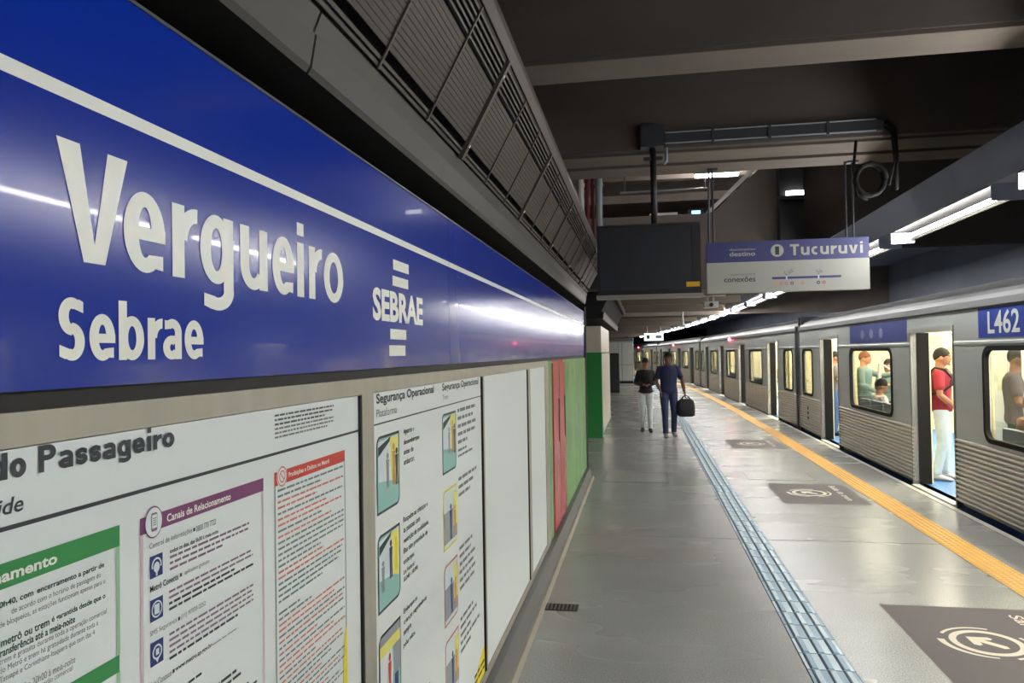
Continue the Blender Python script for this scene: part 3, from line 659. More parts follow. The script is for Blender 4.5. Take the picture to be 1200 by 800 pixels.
def bar(mb, t0, t1, d0, d1, y0, y1):      # bar in the plane of the grille: t along slope, d out of plane
    q = [PL+tdir*t0+ndir*d0, PL+tdir*t1+ndir*d0, PL+tdir*t1+ndir*d1, PL+tdir*t0+ndir*d1]
    return mb.prism([(a.x, a.y) for a in q], y0, y1)
PY = [0.06, 1.49, 2.92, 4.35, 5.78, 7.21, 8.64, 10.07]
ordn = ['first', 'second', 'third', 'fourth', 'fifth', 'sixth', 'last']
sl = [(0.006, 0.016), (0.024, 0.034)] + [(0.064+0.0185*i, 0.064+0.0185*i+0.0165) for i in range(13)] + [(0.322+0.0215*i, 0.322+0.0215*i+0.0085) for i in range(5)]
for i in range(7):
    a, b = PY[i], PY[i+1]
    t = thing('ventilation_grille', 'slatted metal ventilation grille over the sign, %s from the camera end' % ordn[i], 'vent', (-0.62, (a+b)/2, 2.53), 'ventilation grilles over the sign')
    for j, (t0, t1) in enumerate(sl):
        bar(MB(), t0, t1, 0.0, 0.007, a+0.03, b-0.005).build('slat', M['grille_rust'] if 2 <= j < 15 else M['grille'], t)
    f = bar(MB(), -0.004, PLEN+0.004, 0.0, 0.02, a, a+0.03).build('frame_bar', M['grille'], t)
    for tt in (0.05, 0.36): bar(MB(), tt, tt+0.012, 0.02, 0.024, a+0.008, a+0.02).build('screw', M['rail'], f)
    for q in (1/3, 2/3):
        yy = a+(b-a)*q; bar(MB(), 0.0, PLEN, 0.0085, 0.0135, yy-0.005, yy+0.005).build('cross_rod', M['grille'], t)

# ------------------------------------------------------------------ ceiling
struct('ceiling', MB().box(-5, 9, -8, 9.5, 4.95, 5.15), M['concrete'])
def beam(nm, y0, y1, z0, steps=()):
    b = MB(); b.box(-5, 9, y0, y1, z0, 4.95)
    for (a, c, z) in steps: b.box(-5, 9, a, c, z, z0)
    return struct(nm, b, M['concrete'])
beam('ceiling_beam', 0.6, 1.1, 3.94); beam('ceiling_beam', 5.6, 6.05, 3.96, ((5.62, 6.03, 3.93),)); bA = beam('ceiling_beam', 8.5, 9.5, 4.0, ((8.6, 9.05, 3.975), (9.07, 9.5, 3.945)))
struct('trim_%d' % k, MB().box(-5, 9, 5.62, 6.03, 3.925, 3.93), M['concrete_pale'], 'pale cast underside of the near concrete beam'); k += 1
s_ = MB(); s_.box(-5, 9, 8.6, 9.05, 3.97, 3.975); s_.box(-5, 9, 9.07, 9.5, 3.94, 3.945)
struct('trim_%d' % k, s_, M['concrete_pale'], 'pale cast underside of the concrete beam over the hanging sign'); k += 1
# mezzanine bulkhead past the beam, with a slanted opening into the upper level
bk = MB(); bk.prism([(-4, 2.88), (2.55, 2.88), (2.55, 3.5), (9, 3.5), (9, 6.2), (3.45, 6.2), (1.33, 4.24), (-4, 4.24)], 14.0, 14.25)
struct('wall_bulkhead', bk, M['concrete'])
struct('trim_%d' % k, MB().prism([(1.30, 4.25), (3.40, 6.2), (3.28, 6.2), (1.2, 4.25)], 13.97, 14.02), mat('edge_pale', rgb(150, 148, 144), 0.6), 'pale slanted edge of the mezzanine opening'); k += 1
struct('ceiling_mezzanine', MB().box(-5, 9, 9.5, 27, 6.0, 6.2), mat('concrete_upper', rgb(160, 148, 138), 0.85, var=0.2, scale=2))
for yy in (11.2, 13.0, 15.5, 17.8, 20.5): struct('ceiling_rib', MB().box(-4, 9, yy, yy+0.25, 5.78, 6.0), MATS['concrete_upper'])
struct('wall_mezzanine', MB().box(-5, 9, 26, 26.2, 2.95, 6.2), MATS['concrete_upper'])
struct('floor_mezzanine', MB().box(-4, 2.55, 14.25, 26, 4.0, 4.1), M['concrete'])
struct('wall_column', MB().box(2.45, 2.85, 13.7, 14.0, 3.5, 6.2), M['blackwall'])
# low ceiling under the mezzanine, with cross ribs
lc = MB(); ribbon(lc, -14, 2.55, 3.12, 3.3, [14.25, 17]+YS[1:]); struct('ceiling_low', lc, M['concrete'])
for yy in (16.5, 19.5, 23, 27, 31, 36, 42, 50, 60):
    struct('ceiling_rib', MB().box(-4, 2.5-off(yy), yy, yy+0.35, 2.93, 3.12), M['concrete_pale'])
struct('ceiling_track', MB().box(2.6, 9, 14.25, 95, 4.4, 4.6), M['tunnel'])
struct('wall_right', MB().box(8.0, 8.3, -8, 95, -1.3, 6.2), M['tunnel'])
struct('wall_far', MB().box(-20, 9, 95, 95.3, -1.3, 6.2), M['blackwall'])
struct('wall_back', MB().box(-5, 9, -8.3, -8, -1.3, 6.2), M['tunnel'])

# ------------------------------------------------------------------ wall past the passage, booth, cabinet
e = MB(); e.box(-1.10, -0.80, 15.0, 18.6, 0, 1.72); w2 = struct('wall_island', e, M['wallgreen'], 'green lower part of the wall end past the passage')
struct('wall_island_top', MB().box(-1.10, -0.80, 15.0, 18.6, 1.72, 2.25), M['wallcream'], 'cream upper part of the wall end past the passage')
e = MB()
for i in range(6): e.box(-0.80, -0.788, 15.02+0.6*i, 15.59+0.6*i, 0.1, 1.70)
struct('wall_island_panel', e, M['wallcream'])
t = thing('dark_kiosk', 'dark narrow cabinet standing behind the green wall end', 'cabinet', (-1.15, 31.9, 0))
MB().box(-1.38, -0.95, 31.7, 32.1, 0, 1.68).build('body', M['tvcase'], t); MB().box(-1.34, -0.99, 31.68, 31.7, 0.1, 1.6).build('door', M['tv'], t)
t = thing('service_booth', 'pale grey service booth with panelled front at the far end', 'booth', (-1.0, 42, 0))
MB().box(-1.9, -0.48, 41.3, 44, 0, 2.32).build('body', M['boothgrey'], t)
MB().box(-1.92, -0.46, 41.24, 44.02, 2.32, 2.5).build('roof_band', mat('booth_top', rgb(96, 96, 92), 0.5), t)
for a, b in ((-1.88, -1.3), (-1.26, -1.1), (-1.05, -0.52)):
    for z0, z1 in ((0.16, 1.0), (1.04, 2.25)): MB().box(a, b, 41.27, 41.3, z0, z1).build('panel', M['boothpale'], t)
MB().box(-1.9, -0.48, 41.25, 41.3, 0, 0.12).build('kick_plate', M['rubber'], t)

# ------------------------------------------------------------------ upper level details seen through the opening
t = thing('upper_lamp', 'white tube lamp on the upper level seen through the ceiling opening', 'lamp', (1.75, 17, 5.62))
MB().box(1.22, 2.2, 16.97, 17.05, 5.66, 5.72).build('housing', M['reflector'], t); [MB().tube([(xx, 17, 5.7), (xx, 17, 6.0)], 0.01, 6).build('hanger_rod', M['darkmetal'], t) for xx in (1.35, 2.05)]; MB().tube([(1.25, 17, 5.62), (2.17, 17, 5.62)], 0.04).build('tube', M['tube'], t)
for (xx, yy, lb) in ((0.2, 11.9, 'added unseen tube lamp brightening the upper level above the concrete beam'), (-3.2, 20.0, 'added unseen tube lamp brightening the depth of the upper level')):
    t = thing('upper_lamp', lb, 'lamp', (xx, yy, 5.9)); MB().box(xx-0.6, xx+0.6, yy-0.05, yy+0.05, 5.93, 6.0).build('housing', M['reflector'], t); MB().tube([(xx-0.58, yy, 5.9), (xx+0.58, yy, 5.9)], 0.03).build('tube', M['tube'], t)  # unseen extra lamps, added to brighten the mezzanine ceiling
for xo, yo, r, mm, lb in ((-0.83, 10.7, 0.05, 'pipe_white', 'thick white vertical pipe behind the concrete beam'), (-0.74, 10.8, 0.03, 'pipe_red', 'dark red pipe beside the thick white pipe'), (-0.66, 10.8, 0.025, 'pipe_red', 'thin dark red pipe between red and grey pipes'), (-0.57, 10.75, 0.05, 'pipe_grey', 'pale grey vertical pipe beside the red pipes')):
    t = thing('vertical_pipe', lb, 'pipe', (xo, yo, 2.99), 'vertical pipes behind the beam')
    MB().tube([(xo, yo, 2.99), (xo, yo, 6.0)], r, 10).build('pipe', M[mm], t)
    MB().tube([(xo, yo, 4.1), (xo, yo, 4.16)], r*1.25, 10).build('coupling', M[mm], t)
struct('wall_pipe_shelf', MB().box(-4, -0.45, 10.3, 14.0, 2.93, 2.985), M['blackwall'])
for i_, (xa, xb, zz, yy) in enumerate(((-0.5, 1.2, 5.45, 15.2), (-0.4, 1.5, 5.2, 16.4))):
    t = thing('cable_rail', 'horizontal steel rail across the upper level, %s' % ('nearer the beam' if i_ == 0 else 'deeper inside'), 'rail', (0.3, yy, zz))
    MB().tube([(xa, yy, zz), (xb, yy, zz)], 0.03, 8).build('rail', M['pipe_grey'], t)
    for xx in (xa+0.1, xb-0.1): MB().tube([(xx, yy, zz), (xx, yy, 6.0)], 0.012, 6).build('hanger', M['darkmetal'], t)
t = thing('upper_banner', 'small pale lettered board on the upper level parapet', 'sign', (0.5, 15, 4.24))
MB().box(0.2, 0.72, 14.4, 14.44, 4.10, 4.36).build('board', M['pipe_white'], t)
t = thing('upper_screen', 'small glowing blue screen on the upper level parapet', 'screen', (1.1, 15, 4.24))
MB().box(0.92, 1.2, 14.4, 14.46, 4.10, 4.4).build('case', M['tvcase'], t); MB().box(0.98, 1.14, 14.385, 14.4, 4.3, 4.37).build('display', emit('blue_screen', (0.15, 0.4, 1, 1), 1.6), t)
t = thing('bulkhead_lamp', 'small white lamp on the concrete bulkhead above the hanging sign', 'lamp', (2.6, 13.6, 4.4))
MB().box(2.42, 2.86, 13.62, 13.7, 4.36, 4.42).build('housing', M['darkmetal'], t); MB().box(2.55, 2.84, 13.62, 13.68, 4.42, 4.50).build('diffuser', emit('small_lamp', (1, 1, 1, 1), 3), t)

# ------------------------------------------------------------------ cable tray, junction box, coil
t = thing('cable_tray', 'long dark cable tray on the concrete beam over the hanging signs', 'cable tray', (1.4, 8.45, 4.05))
MB().box(0.3, 2.58, 8.42, 8.5, 4.035, 4.15).build('tray', M['darkmetal'], t)
for zz in (4.03, 4.15): MB().box(0.3, 2.5, 8.41, 8.42, zz, zz+0.012).build('edge_rail', M['pipe_grey'], t)
for xx in (0.8, 1.4, 2.0): MB().box(xx, xx+0.03, 8.405, 8.42, 4.02, 4.17).build('clip', M['darkmetal'], t)
t = thing('junction_box', 'dark square junction box where the screen pole meets the beam', 'box', (0.17, 8.4, 3.97))
MB().box(0.03, 0.29, 8.36, 8.5, 4.0, 4.24).build('body', M['darkmetal'], t); MB().box(0.05, 0.27, 8.352, 8.36, 4.02, 4.22).build('cover', M['darkmetal'], t)
t = thing('cable_bundle', 'dark cables dropping from the tray with a coiled loop', 'cable', (2.6, 8.5, 3.4))
MB().tube([(2.5, 8.46, 4.1), (2.62, 8.45, 4.13), (2.7, 8.45, 4.05), (2.71, 8.45, 3.8), (2.70, 8.45, 3.4)], 0.018, 8).build('cable', M['rubber'], t, True)
MB().tube([(2.55, 8.44, 4.12), (2.66, 8.43, 4.0), (2.68, 8.43, 3.7), (2.62, 8.43, 3.45)], 0.014, 8).build('cable', M['rubber'], t, True)
MB().tube([(2.44+0.15*math.cos(a*0.5236), 8.40+0.004*a, 3.52+0.17*math.sin(a*0.5236)) for a in range(0, 26)], 0.024, 7).build('coil', M['rubber'], t, True)
MB().tube([(2.3, 8.43, 3.94), (2.27, 8.43, 3.65), (2.3, 8.43, 3.35), (2.4, 8.43, 3.3)], 0.016, 7).build('cable', M['rubber'], t, True)

# ------------------------------------------------------------------ hanging screen
TY = 8.4
t = thing('hanging_screen', 'black flat screen hanging from a pole under the concrete beam', 'screen', (0.1, TY, 2.36))
MB().box(-0.47, 0.655, TY+0.02, TY+0.16, 2.37, 3.14).build('case', M['tvcase'], t)
bz = MB(); bz.box(-0.475, 0.66, TY, TY+0.02, 2.36, 2.41); bz.box(-0.475, 0.66, TY, TY+0.02, 3.11, 3.145); bz.box(-0.475, -0.44, TY, TY+0.02, 2.41, 3.11); bz.box(0.57, 0.66, TY, TY+0.02, 2.41, 3.11)
bz.build('bezel', M['tvcase'], t)
MB().box(-0.44, 0.57, TY+0.006, TY+0.02, 2.41, 3.11).build('screen_glass', M['tv'], t)
SCR = lambda u, v, n: (u, TY-n, v)
st = Flat(SCR).rect(0.50, 0.645, 2.43, 2.485, 0.002).build('sticker', M['stickeryellow'], t)
MB().box(-0.49, 0.68, TY-0.02, TY+0.2, 2.318, 2.358).build('tray', mat('tray_grey', rgb(150, 146, 138), 0.45, 0.5), t)
MB().tube([(0.165, TY+0.06, 3.14), (0.165, TY+0.06, 4.02)], 0.035, 12).build('pole', M['tvcase'], t, True)
MB().box(0.06, 0.27, TY+0.03, TY+0.09, 3.86, 3.9).build('clamp', M['darkmetal'], t)
MB().tube([(0.31, 8.46, 4.0), (0.31, 8.46, 3.85), (0.28, 8.46, 3.82)], 0.02, 8).build('conduit_end', M['pipe_grey'], t, True)

# ------------------------------------------------------------------ destination sign
DY = 9.3; X0, X1, Z0, Z1 = 0.80, 2.655, 2.415, 3.03; DW, DH = X1-X0, Z1-Z0
t = thing('destination_sign', 'hanging violet and white sign lettered Tucuruvi with a small line map', 'sign', (1.73, DY, Z0))
MB().box(X0, X1, DY, DY+0.1, Z0, Z1-0.4*DH).build('lower_panel', M['signwhite'], t)
MB().box(X0, X1, DY, DY+0.1, Z1-0.4*DH, Z1).build('upper_panel', M['signviolet'], t)
DS = lambda u, v, n: (X0+u*DW, DY-n, Z1-v*DH)
def dtext(body, u0, u1, v0, v1, m_, bold=0.0, nm='lettering', rot=0.0):
    f = Flat(lambda a, b, n: (a, DY-n, b)); f.text(body, X0+u0*DW, X0+u1*DW, Z1-v1*DH, Z1-v0*DH, 0.002, bold=bold, rot=rot); f.build(nm, m_, t)
dtext('destination', .145, .307, .125, .175, M['signwhite']); dtext('destino', .145, .307, .195, .285, M['signwhite'], 0.02)
word(Flat(lambda a, b, n: (a, DY-n, b), 2e-5), 'Tucuruvi', X0+.522*DW, X0+.965*DW, Z1-.305*DH, Z1-.145*DH, Z1-.09*DH, Z1-.35*DH, .030, .026, .002, .12).build('lettering', M['signwhite'], t)
SD = lambda a, b, n: (a, DY-n, b)
Flat(SD).ell(X0+.443*DW, Z1-.2*DH, 0.075, 0.075, 0.002).build('line_disc', M['signwhite'], t)
Flat(SD).text('1', X0+.43*DW, X0+.455*DW, Z1-.28*DH, Z1-.12*DH, 0.004, bold=0.02).build('line_number', M['ink'], t)
dtext('connections', .15, .305, .615, .665, M['inkgrey']); dtext('conexões', .108, .305, .69, .79, M['ink'], 0.01)
Flat(SD).rr(X0+.407*DW, X0+.83*DW, Z1-.76*DH, Z1-.715*DH, 0.012, 0.002).build('line_map', M['signviolet'], t)
q = Flat(SD); q.rect(X0+.493*DW, X0+.502*DW, Z1-.77*DH, Z1-.705*DH, 0.003); q.rect(X0+.688*DW, X0+.697*DW, Z1-.77*DH, Z1-.705*DH, 0.003); q.build('station_marks', M['print_sky'], t)
dtext('Luz', .493, .548, .60, .69, M['inkgrey'], 0.0, 'station_name', 0.45); dtext('Sé', .688, .722, .60, .69, M['inkgrey'], 0.0, 'station_name', 0.45)
for u, m_ in ((.432, 'stickeryellow'), (.463, 'inkred_soft'), (.495, 'inkred_soft'), (.53, 'inkpurple'), (.595, 'inkred_soft'), (.69, 'inkblue'), (.725, 'inkred')):
    (Flat(SD).arc(X0+u*DW, Z1-.845*DH, 0.010, 0.020, 0, 360, 0.002, 14)).build('line_icon', M[m_], t)
for xx, ty in ((0.89, 3.94), (2.5, 3.94)):
    MB().tube([(xx, DY+0.05, Z1), (xx, DY+0.05, ty)], 0.012, 8).build('hanger_rod', M['darkmetal'], t); MB().box(xx-0.06, xx+0.06, DY, DY+0.1, ty-0.02, ty).build('hanger_plate', M['darkmetal'], t)
MB().tube([(2.42, DY+0.05, Z1), (2.42, DY+0.05, 3.94)], 0.012, 8).build('hanger_rod', M['darkmetal'], t)
# white camera under the sign
t = thing('security_camera', 'white boxy camera hanging below the gap between screen and sign', 'camera', (0.86, 9.6, 2.25))
MB().box(0.78, 0.95, 9.5, 9.75, 2.26, 2.33).build('body', M['pipe_white'], t); MB().tube([(0.86, 9.47, 2.29), (0.86, 9.5, 2.29)], 0.025, 10).build('lens', M['tvcase'], t)
br = MB(); br.box(0.82, 0.84, 9.6, 9.64, 2.33, 2.40); br.box(0.89, 0.91, 9.6, 9.64, 2.33, 2.40); br.box(0.75, 1.05, 9.58, 9.66, 2.40, 2.415); br.build('bracket', M['pipe_white'], t)
MB().tube([(0.86, 9.62, 2.415), (0.86, 9.62, 3.3), (0.86, 9.45, 3.94)], 0.012, 8).build('arm', M['darkmetal'], t)
# far hanging pole and small far sign
t = thing('hanging_pole', 'thin white pole hanging from the low ceiling past the screen', 'pole', (1.28, 24, 2.5))
MB().tube([(1.29, 24, 2.52), (1.29, 24, 3.12)], 0.035, 8).build('pole', M['pipe_white'], t); MB().box(1.2, 1.38, 23.9, 24.1, 2.46, 2.53).build('head', M['pipe_white'], t)
t = thing('far_exit_sign', 'small white hanging sign over the two walking people', 'sign', (0.6, 38, 2.3))
MB().box(0.14, 1.08, 38, 38.08, 2.27, 2.64).build('board', emit('lit_sign_face', (0.95, 1, 0.97, 1), 0.7), t)
Flat(lambda u, v, n: (u, 38-n, v)).rect(0.25, 0.42, 2.36, 2.56, 0.004).build('green_pictogram', M['inkgreen'], t); Flat(lambda u, v, n: (u, 38-n, v)).rect(0.7, 1.0, 2.38, 2.54, 0.004).build('blue_pictogram', M['tactile_blue'], t)
for xx in (0.3, 0.95): MB().tube([(xx, 38.04, 2.64), (xx, 38.04, 3.12)], 0.015, 6).build('hanger_rod', M['pipe_white'], t)

# ------------------------------------------------------------------ lamp row over the platform edge
XL = 3.02
struct('ceiling_lamp_channel', MB().box(XL-0.06, XL+0.22, -8, 17, 3.102, 3.47), M['channel'], 'dark channel that carries the fluorescent lamps')
for a, b in zip(YS[:-4], YS[1:-3]): struct('ceiling_lamp_channel', ribbon(MB(), XL-0.06, XL+0.22, 3.102, 3.47, [a, b]), M['channel'], 'dark channel that carries the fluorescent lamps')
def luminaire(label, y0):
    o = off(y0+1.45); ang = math.atan2(off(y0+2.9)-off(y0), 2.9)
    t = thing('fluorescent_lamp', label, 'lamp', (0, 0, 0), 'fluorescent lamps over the platform edge')
    for kk, me in LUM: 
        c = bpy.data.objects.new(kk, me); COL.objects.link(c); c.parent = t
    t.location = (XL-o, y0+1.45, 2.98); t.rotation_euler.z = ang
L0 = 1.40
LUM = []
LUM.append(('top_plate', MB().box(-0.055, 0.21, -1.29, 1.29, 0.11, 0.12).mesh('top_plate', M['rubber'])))
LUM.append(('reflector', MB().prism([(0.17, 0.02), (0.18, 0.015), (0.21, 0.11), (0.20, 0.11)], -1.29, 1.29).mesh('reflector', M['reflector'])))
for s0 in (-1, 1): LUM.append(('end_plate', MB().box(-0.055, 0.21, s0*1.3-0.012, s0*1.3+0.012, -0.02, 0.12).mesh('end_plate', M['channel'])))
for a, b in ((-1.27, -0.02), (0.02, 1.27)): LUM.append(('tube', MB().tube([(0.0, a, 0.005), (0.0, b, 0.005)], 0.021, 10).mesh('tube', M['tube'], True)))
nm_ = {0: 'fluorescent lamp over the platform edge, at the upper edge beside the hanging sign', -1: 'fluorescent lamp over the platform edge above the numbered train car'}
words = ['first', 'second', 'third', 'fourth', 'fifth', 'sixth', 'seventh', 'eighth', 'ninth', 'tenth', 'eleventh', 'twelfth', 'thirteenth', 'fourteenth', 'fifteenth', 'sixteenth', 'seventeenth', 'eighteenth', 'nineteenth', 'twentieth']
for i in range(-4, 19):
    y0 = 6.78+3.05*i
    if i in nm_: lb = nm_[i]
    elif i < 0: lb = 'fluorescent lamp, %s in the row counted back from the numbered train car' % words[-i-1]
    else: lb = 'fluorescent lamp, %s in the row past the hanging sign' % words[i-1]
    luminaire(lb, y0)

# ------------------------------------------------------------------ train: one car built in its own frame, then copied
CL, CWD = 19.75, 2.85          # length, width; x = 0 is the platform side, y runs along the car, z = 0 is platform level
DOORS = [2.62, 7.47, 12.28, 17.13]      # door centres from the car's far end
DHW = 0.64
ZD, ZB, ZC, ZT = 1.90, 0.73, 1.76, 2.12
def ydoor(d): return CL-d
car = thing('train_car', 'stainless car', 'train')
edges = sorted([(ydoor(d)-DHW, ydoor(d)+DHW) for d in DOORS])
bays = []; a = 0.0
for (p, q) in edges: bays.append((a, p)); a = q
bays.append((a, CL))
WINS = []
for i, (p, q) in enumerate(bays):
    if i == 0: WINS.append((p+0.42, q-0.62) if False else (p+0.40, p+1.28))
    elif i == len(bays)-1: WINS.append((q-1.28, q-0.40))
    else: c = (p+q)/2; WINS.append((c-1.01, c+1.01))
ZW0, ZW1 = 0.80, 1.69
def wall_with_window(bay, win):
    b = MB(); (p, q), (u, v) = bay, win; T = 0.05
    b.box(0, T, p, u, ZB, ZC); b.box(0, T, v, q, ZB, ZC); b.box(0, T, u, v, ZB, ZW0); b.box(0, T, u, v, ZW1, ZC)
    return b
for bay, win in zip(bays, WINS):
    wall_with_window(bay, win).build('side_panel', M['stainless'], car)
    p, q = bay; pr = []; n = 14; st = (ZB-0.04)/n
    for i in range(n):
        z = 0.04+st*i; pr += [(0.010, z), (0.004, z+st*.22), (-0.010, z+st*.38), (-0.014, z+st*.6), (-0.010, z+st*.82), (0.004, z+st*.95)]
    pr.append((0.004, ZB)); pr += [(0.05, ZB), (0.05, 0.04)]
    MB().prism(pr, p, q).build('corrugated_panel', M['stainless_rib'], car)
    u, v = win; g = MB(); rI, rO, wd = 0.10, 0.135, 0.035
    def rrpts(e, r):
        out = []
        for (cy, cz, a0) in ((v+e-r, ZW1+e-r, 0), (u-e+r, ZW1+e-r, 90), (u-e+r, ZW0-e+r, 180), (v+e-r, ZW0-e+r, 270)):
            for kk in range(7): aa = R(a0+15*kk); out.append((cy+r*math.cos(aa), cz+r*math.sin(aa)))
        return out
    I, O = rrpts(-0.012, rI), rrpts(wd, rO); N_ = len(I)
    for (pts, x) in ((O, 0.0), (O, -0.014), (I, -0.014), (I, 0.03)):
        g.v += [(x, y_, z_) for (y_, z_) in pts]
    for ri in range(3):
        for kk in range(N_): k2 = (kk+1) % N_; g.face((ri*N_+kk, ri*N_+k2, (ri+1)*N_+k2, (ri+1)*N_+kk))
    wf = g.build('window_gasket', M['rubber'], car)
    MB().box(0.022, 0.028, u+0.005, v-0.005, ZW0+0.005, ZW1-0.005).build('window_pane', M['glass'], wf)
# band over the doors and windows, cornice, roof
for (p, q) in bays: MB().box(-0.002, 0.05, p, q, ZC, ZT).build('letterboard', M['stainless'], car)
for (p, q) in edges: MB().box(-0.002, 0.05, p, q, ZD+0.06, ZT).build('letterboard', M['stainless'], car)
for (p, q) in bays: MB().prism([(-0.008, ZC-0.012), (-0.008, ZC+0.012), (0.0, ZC+0.02), (0.0, ZC-0.02)], p+0.03, q-0.03).build('belt_rail', M['stainless'], car)
MB().prism([(-0.012, ZT-0.02), (-0.02, ZT+0.0), (0.0, ZT+0.07), (0.05, ZT+0.12), (0.05, ZT-0.02)], 0, CL).build('cornice', mat('cornice_steel', rgb(88, 90, 91), 0.5, 0.2), car)
rp = [(0.04, ZT+0.09), (0.12, ZT+0.17), (0.35, ZT+0.27), (0.7, ZT+0.35), (1.425, ZT+0.42), (2.15, ZT+0.35), (2.5, ZT+0.27), (2.73, ZT+0.17), (2.81, ZT+0.09)]
rf = MB().prism(rp+[(2.7, ZT+0.07), (0.1, ZT+0.07)], 0.02, CL-0.02).build('roof', M['trainroof'], car)
for i in range(7):
    xx = 0.22+0.12*i; zz = ZT+0.22+0.16*(1-((xx-1.425)/1.2)**2)-0.0; MB().box(xx, xx+0.03, 0.3, CL-0.3, zz-0.12, zz+0.025).build('roof_rib', M['trainroof'], rf)
MB().box(CWD-0.05, CWD, 0, CL, -0.3, ZT+0.1).build('off_side_wall', M['stainless'], car)
# doors, open: jambs, header, sill, leaf edges
for (p, q) in edges:
    df = MB().box(-0.012, 0.06, p-0.03, p, -0.03, ZD+0.06).build('door_jamb', M['door_grey'], car)
    MB().box(-0.012, 0.06, q, q+0.03, -0.03, ZD+0.06).build('door_jamb', M['door_grey'], car)
    MB().box(-0.03, 0.12, p-0.02, q+0.06, ZD, ZD+0.06).build('door_header', mat('door_header_pale', rgb(206, 208, 204), 0.35, 0.3), df)
    MB().box(-0.04, 0.14, p, q, -0.05, 0.0).build('door_sill', M['stainless'], df)
    for (c, s0) in ((p, 1), (q, -1)):
        MB().box(0.06, 0.20, min(c-s0*0.04, c+s0*0.015), max(c-s0*0.04, c+s0*0.015), 0.0, ZD).build('door_leaf_edge', M['rubber'], df)
        MB().box(0.205, 0.22, min(c-s0*0.3, c+s0*0.005), max(c-s0*0.3, c+s0*0.005), 0.0, ZD).build('door_pocket_panel', M['traincream'], df)
# interior
MB().box(0.05, CWD-0.05, 0.02, CL-0.02, -0.08, 0.0).build('car_floor', M['trainfloor'], car)
MB().box(0.05, CWD-0.05, 0.02, CL-0.02, ZT+0.02, ZT+0.06).build('car_ceiling', M['traincream'], car)
for xx in (0.75, 1.95): MB().box(xx, xx+0.14, 0.4, CL-0.4, ZT-0.01, ZT+0.02).build('ceiling_lamp_strip', M['trainlamp'], car)
x1 = CWD-0.06
for (p, q), (u, v) in zip(bays, WINS):
    lin_ = MB(); lin_.box(x1-0.04, x1, p, u, 0, ZT); lin_.box(x1-0.04, x1, v, q, 0, ZT); lin_.box(x1-0.04, x1, u, v, 0, ZW0+0.35); lin_.box(x1-0.04, x1, u, v, ZW1, ZT)
    lin_.build('lining_off_side', M['traincream'], car)
for (u, v) in WINS: MB().box(x1-0.03, x1-0.01, u, v, ZW0+0.35, ZW1).build('off_side_window', mat('window_painted_reflection', rgb(168, 164, 138), 0.25), car)  # pale colour stands in for reflections in the dark off-side glass
for (p, q) in edges:
    d = MB().box(x1-0.06, x1-0.04, p, q, 0, ZD).build('off_side_door', mat('door_inner_grey', rgb(170, 172, 168), 0.4, 0.4), car)
    for a in (p+0.12, q-0.52): MB().box(x1-0.066, x1-0.06, a, a+0.4, 0.95, 1.6).build('door_window', MATS['window_painted_reflection'], d)
for bay, win in zip(bays, WINS):
    b = MB(); (p, q), (u, v) = bay, win
    b.box(0.055, 0.08, p+0.03, u, 0, ZT); b.box(0.055, 0.08, v, q-0.03, 0, ZT); b.box(0.055, 0.08, u, v, 0, ZW0); b.box(0.055, 0.08, u, v, ZW1, ZT)
    b.build('lining', M['traincream'], car)
for (p, q) in bays[1:-1]:
    for yy in (p+0.05, q-0.08):
        MB().tube([(0.66, yy+0.015, 0.0), (0.66, yy+0.015, ZT)], 0.017, 8).build('grab_pole', M['rail'], car)
for (p, q) in bays:
    if q-p < 2.2: continue
    c = (p+q)/2
    for (xx, s0) in ((0.09, 1), (CWD-0.11, -1)):
        for i in (-1, 0, 1):
            yy = c+i*0.62
            sx = sorted((xx, xx+s0*0.44)); bx_ = sorted((xx, xx+s0*0.07))
            se = MB().box(sx[0], sx[1], yy-0.27, yy+0.27, 0.40, 0.45).build('bench_seat', M['seat'], car)
            MB().box(bx_[0], bx_[1], yy-0.27, yy+0.27, 0.48, 0.92).build('seat_back', M['seat'], se)
            MB().box(sx[0]+0.05, sx[1]-0.1, yy-0.05, yy+0.05, 0.0, 0.4).build('seat_leg', M['rail'], se)
    MB().tube([(0.42, c+1.0, 0.9), (0.42, c+1.0, 1.42), (0.42, c+0.95, 1.47), (0.42, c+0.7, 1.44), (0.42, c+0.45, 1.39), (0.42, c-0.9, 1.39)], 0.014, 8).build('handrail', M['rail'], car, True)
MB().tube([(1.1, 0.6, 1.92), (1.1, CL-0.6, 1.92)], 0.016, 8).build('ceiling_rail', M['rail'], car)
for (p, q) in edges: MB().tube([(1.42, (p+q)/2, 0), (1.42, (p+q)/2, ZT)], 0.018, 8).build('grab_pole', M['rail'], car)
# car ends and underframe
for (a, b) in ((0.0, 0.05), (CL-0.05, CL)): MB().box(0.05, CWD-0.05, a, b, 0, ZT+0.3).build('end_wall', M['trainroof'], car)
for (a, b) in ((0.05, 0.07), (CL-0.07, CL-0.05)): MB().box(0.08, CWD-0.1, a, b, 0, ZT+0.02).build('end_lining', M['traincream'], car)
for (a, b) in ((0.0, 0.1), (CL-0.1, CL)): MB().box(-0.012, 0.05, a, b, -0.1, ZT+0.1).build('corner_post', mat('corner_post_grey', rgb(120, 120, 120), 0.35, 0.8), car)
MB().box(0.6, 2.2, CL, CL+0.22, 0.0, 2.1).build('gangway', M['rubber'], car)
MB().box(0.1, CWD-0.1, 0.2, CL-0.2, -0.55, -0.09).build('underframe', M['rubber'], car)
q = MB().box(-0.06, 0.0, CL/2-0.13, CL/2+0.13, ZT-0.06, ZT+0.04).build('indicator_lamp', M['redlamp'], car)
MB().box(-0.05, 0.05, CL/2-0.18, CL/2+0.18, ZT+0.04, ZT+0.07).build('indicator_hood', M['darkmetal'], q)
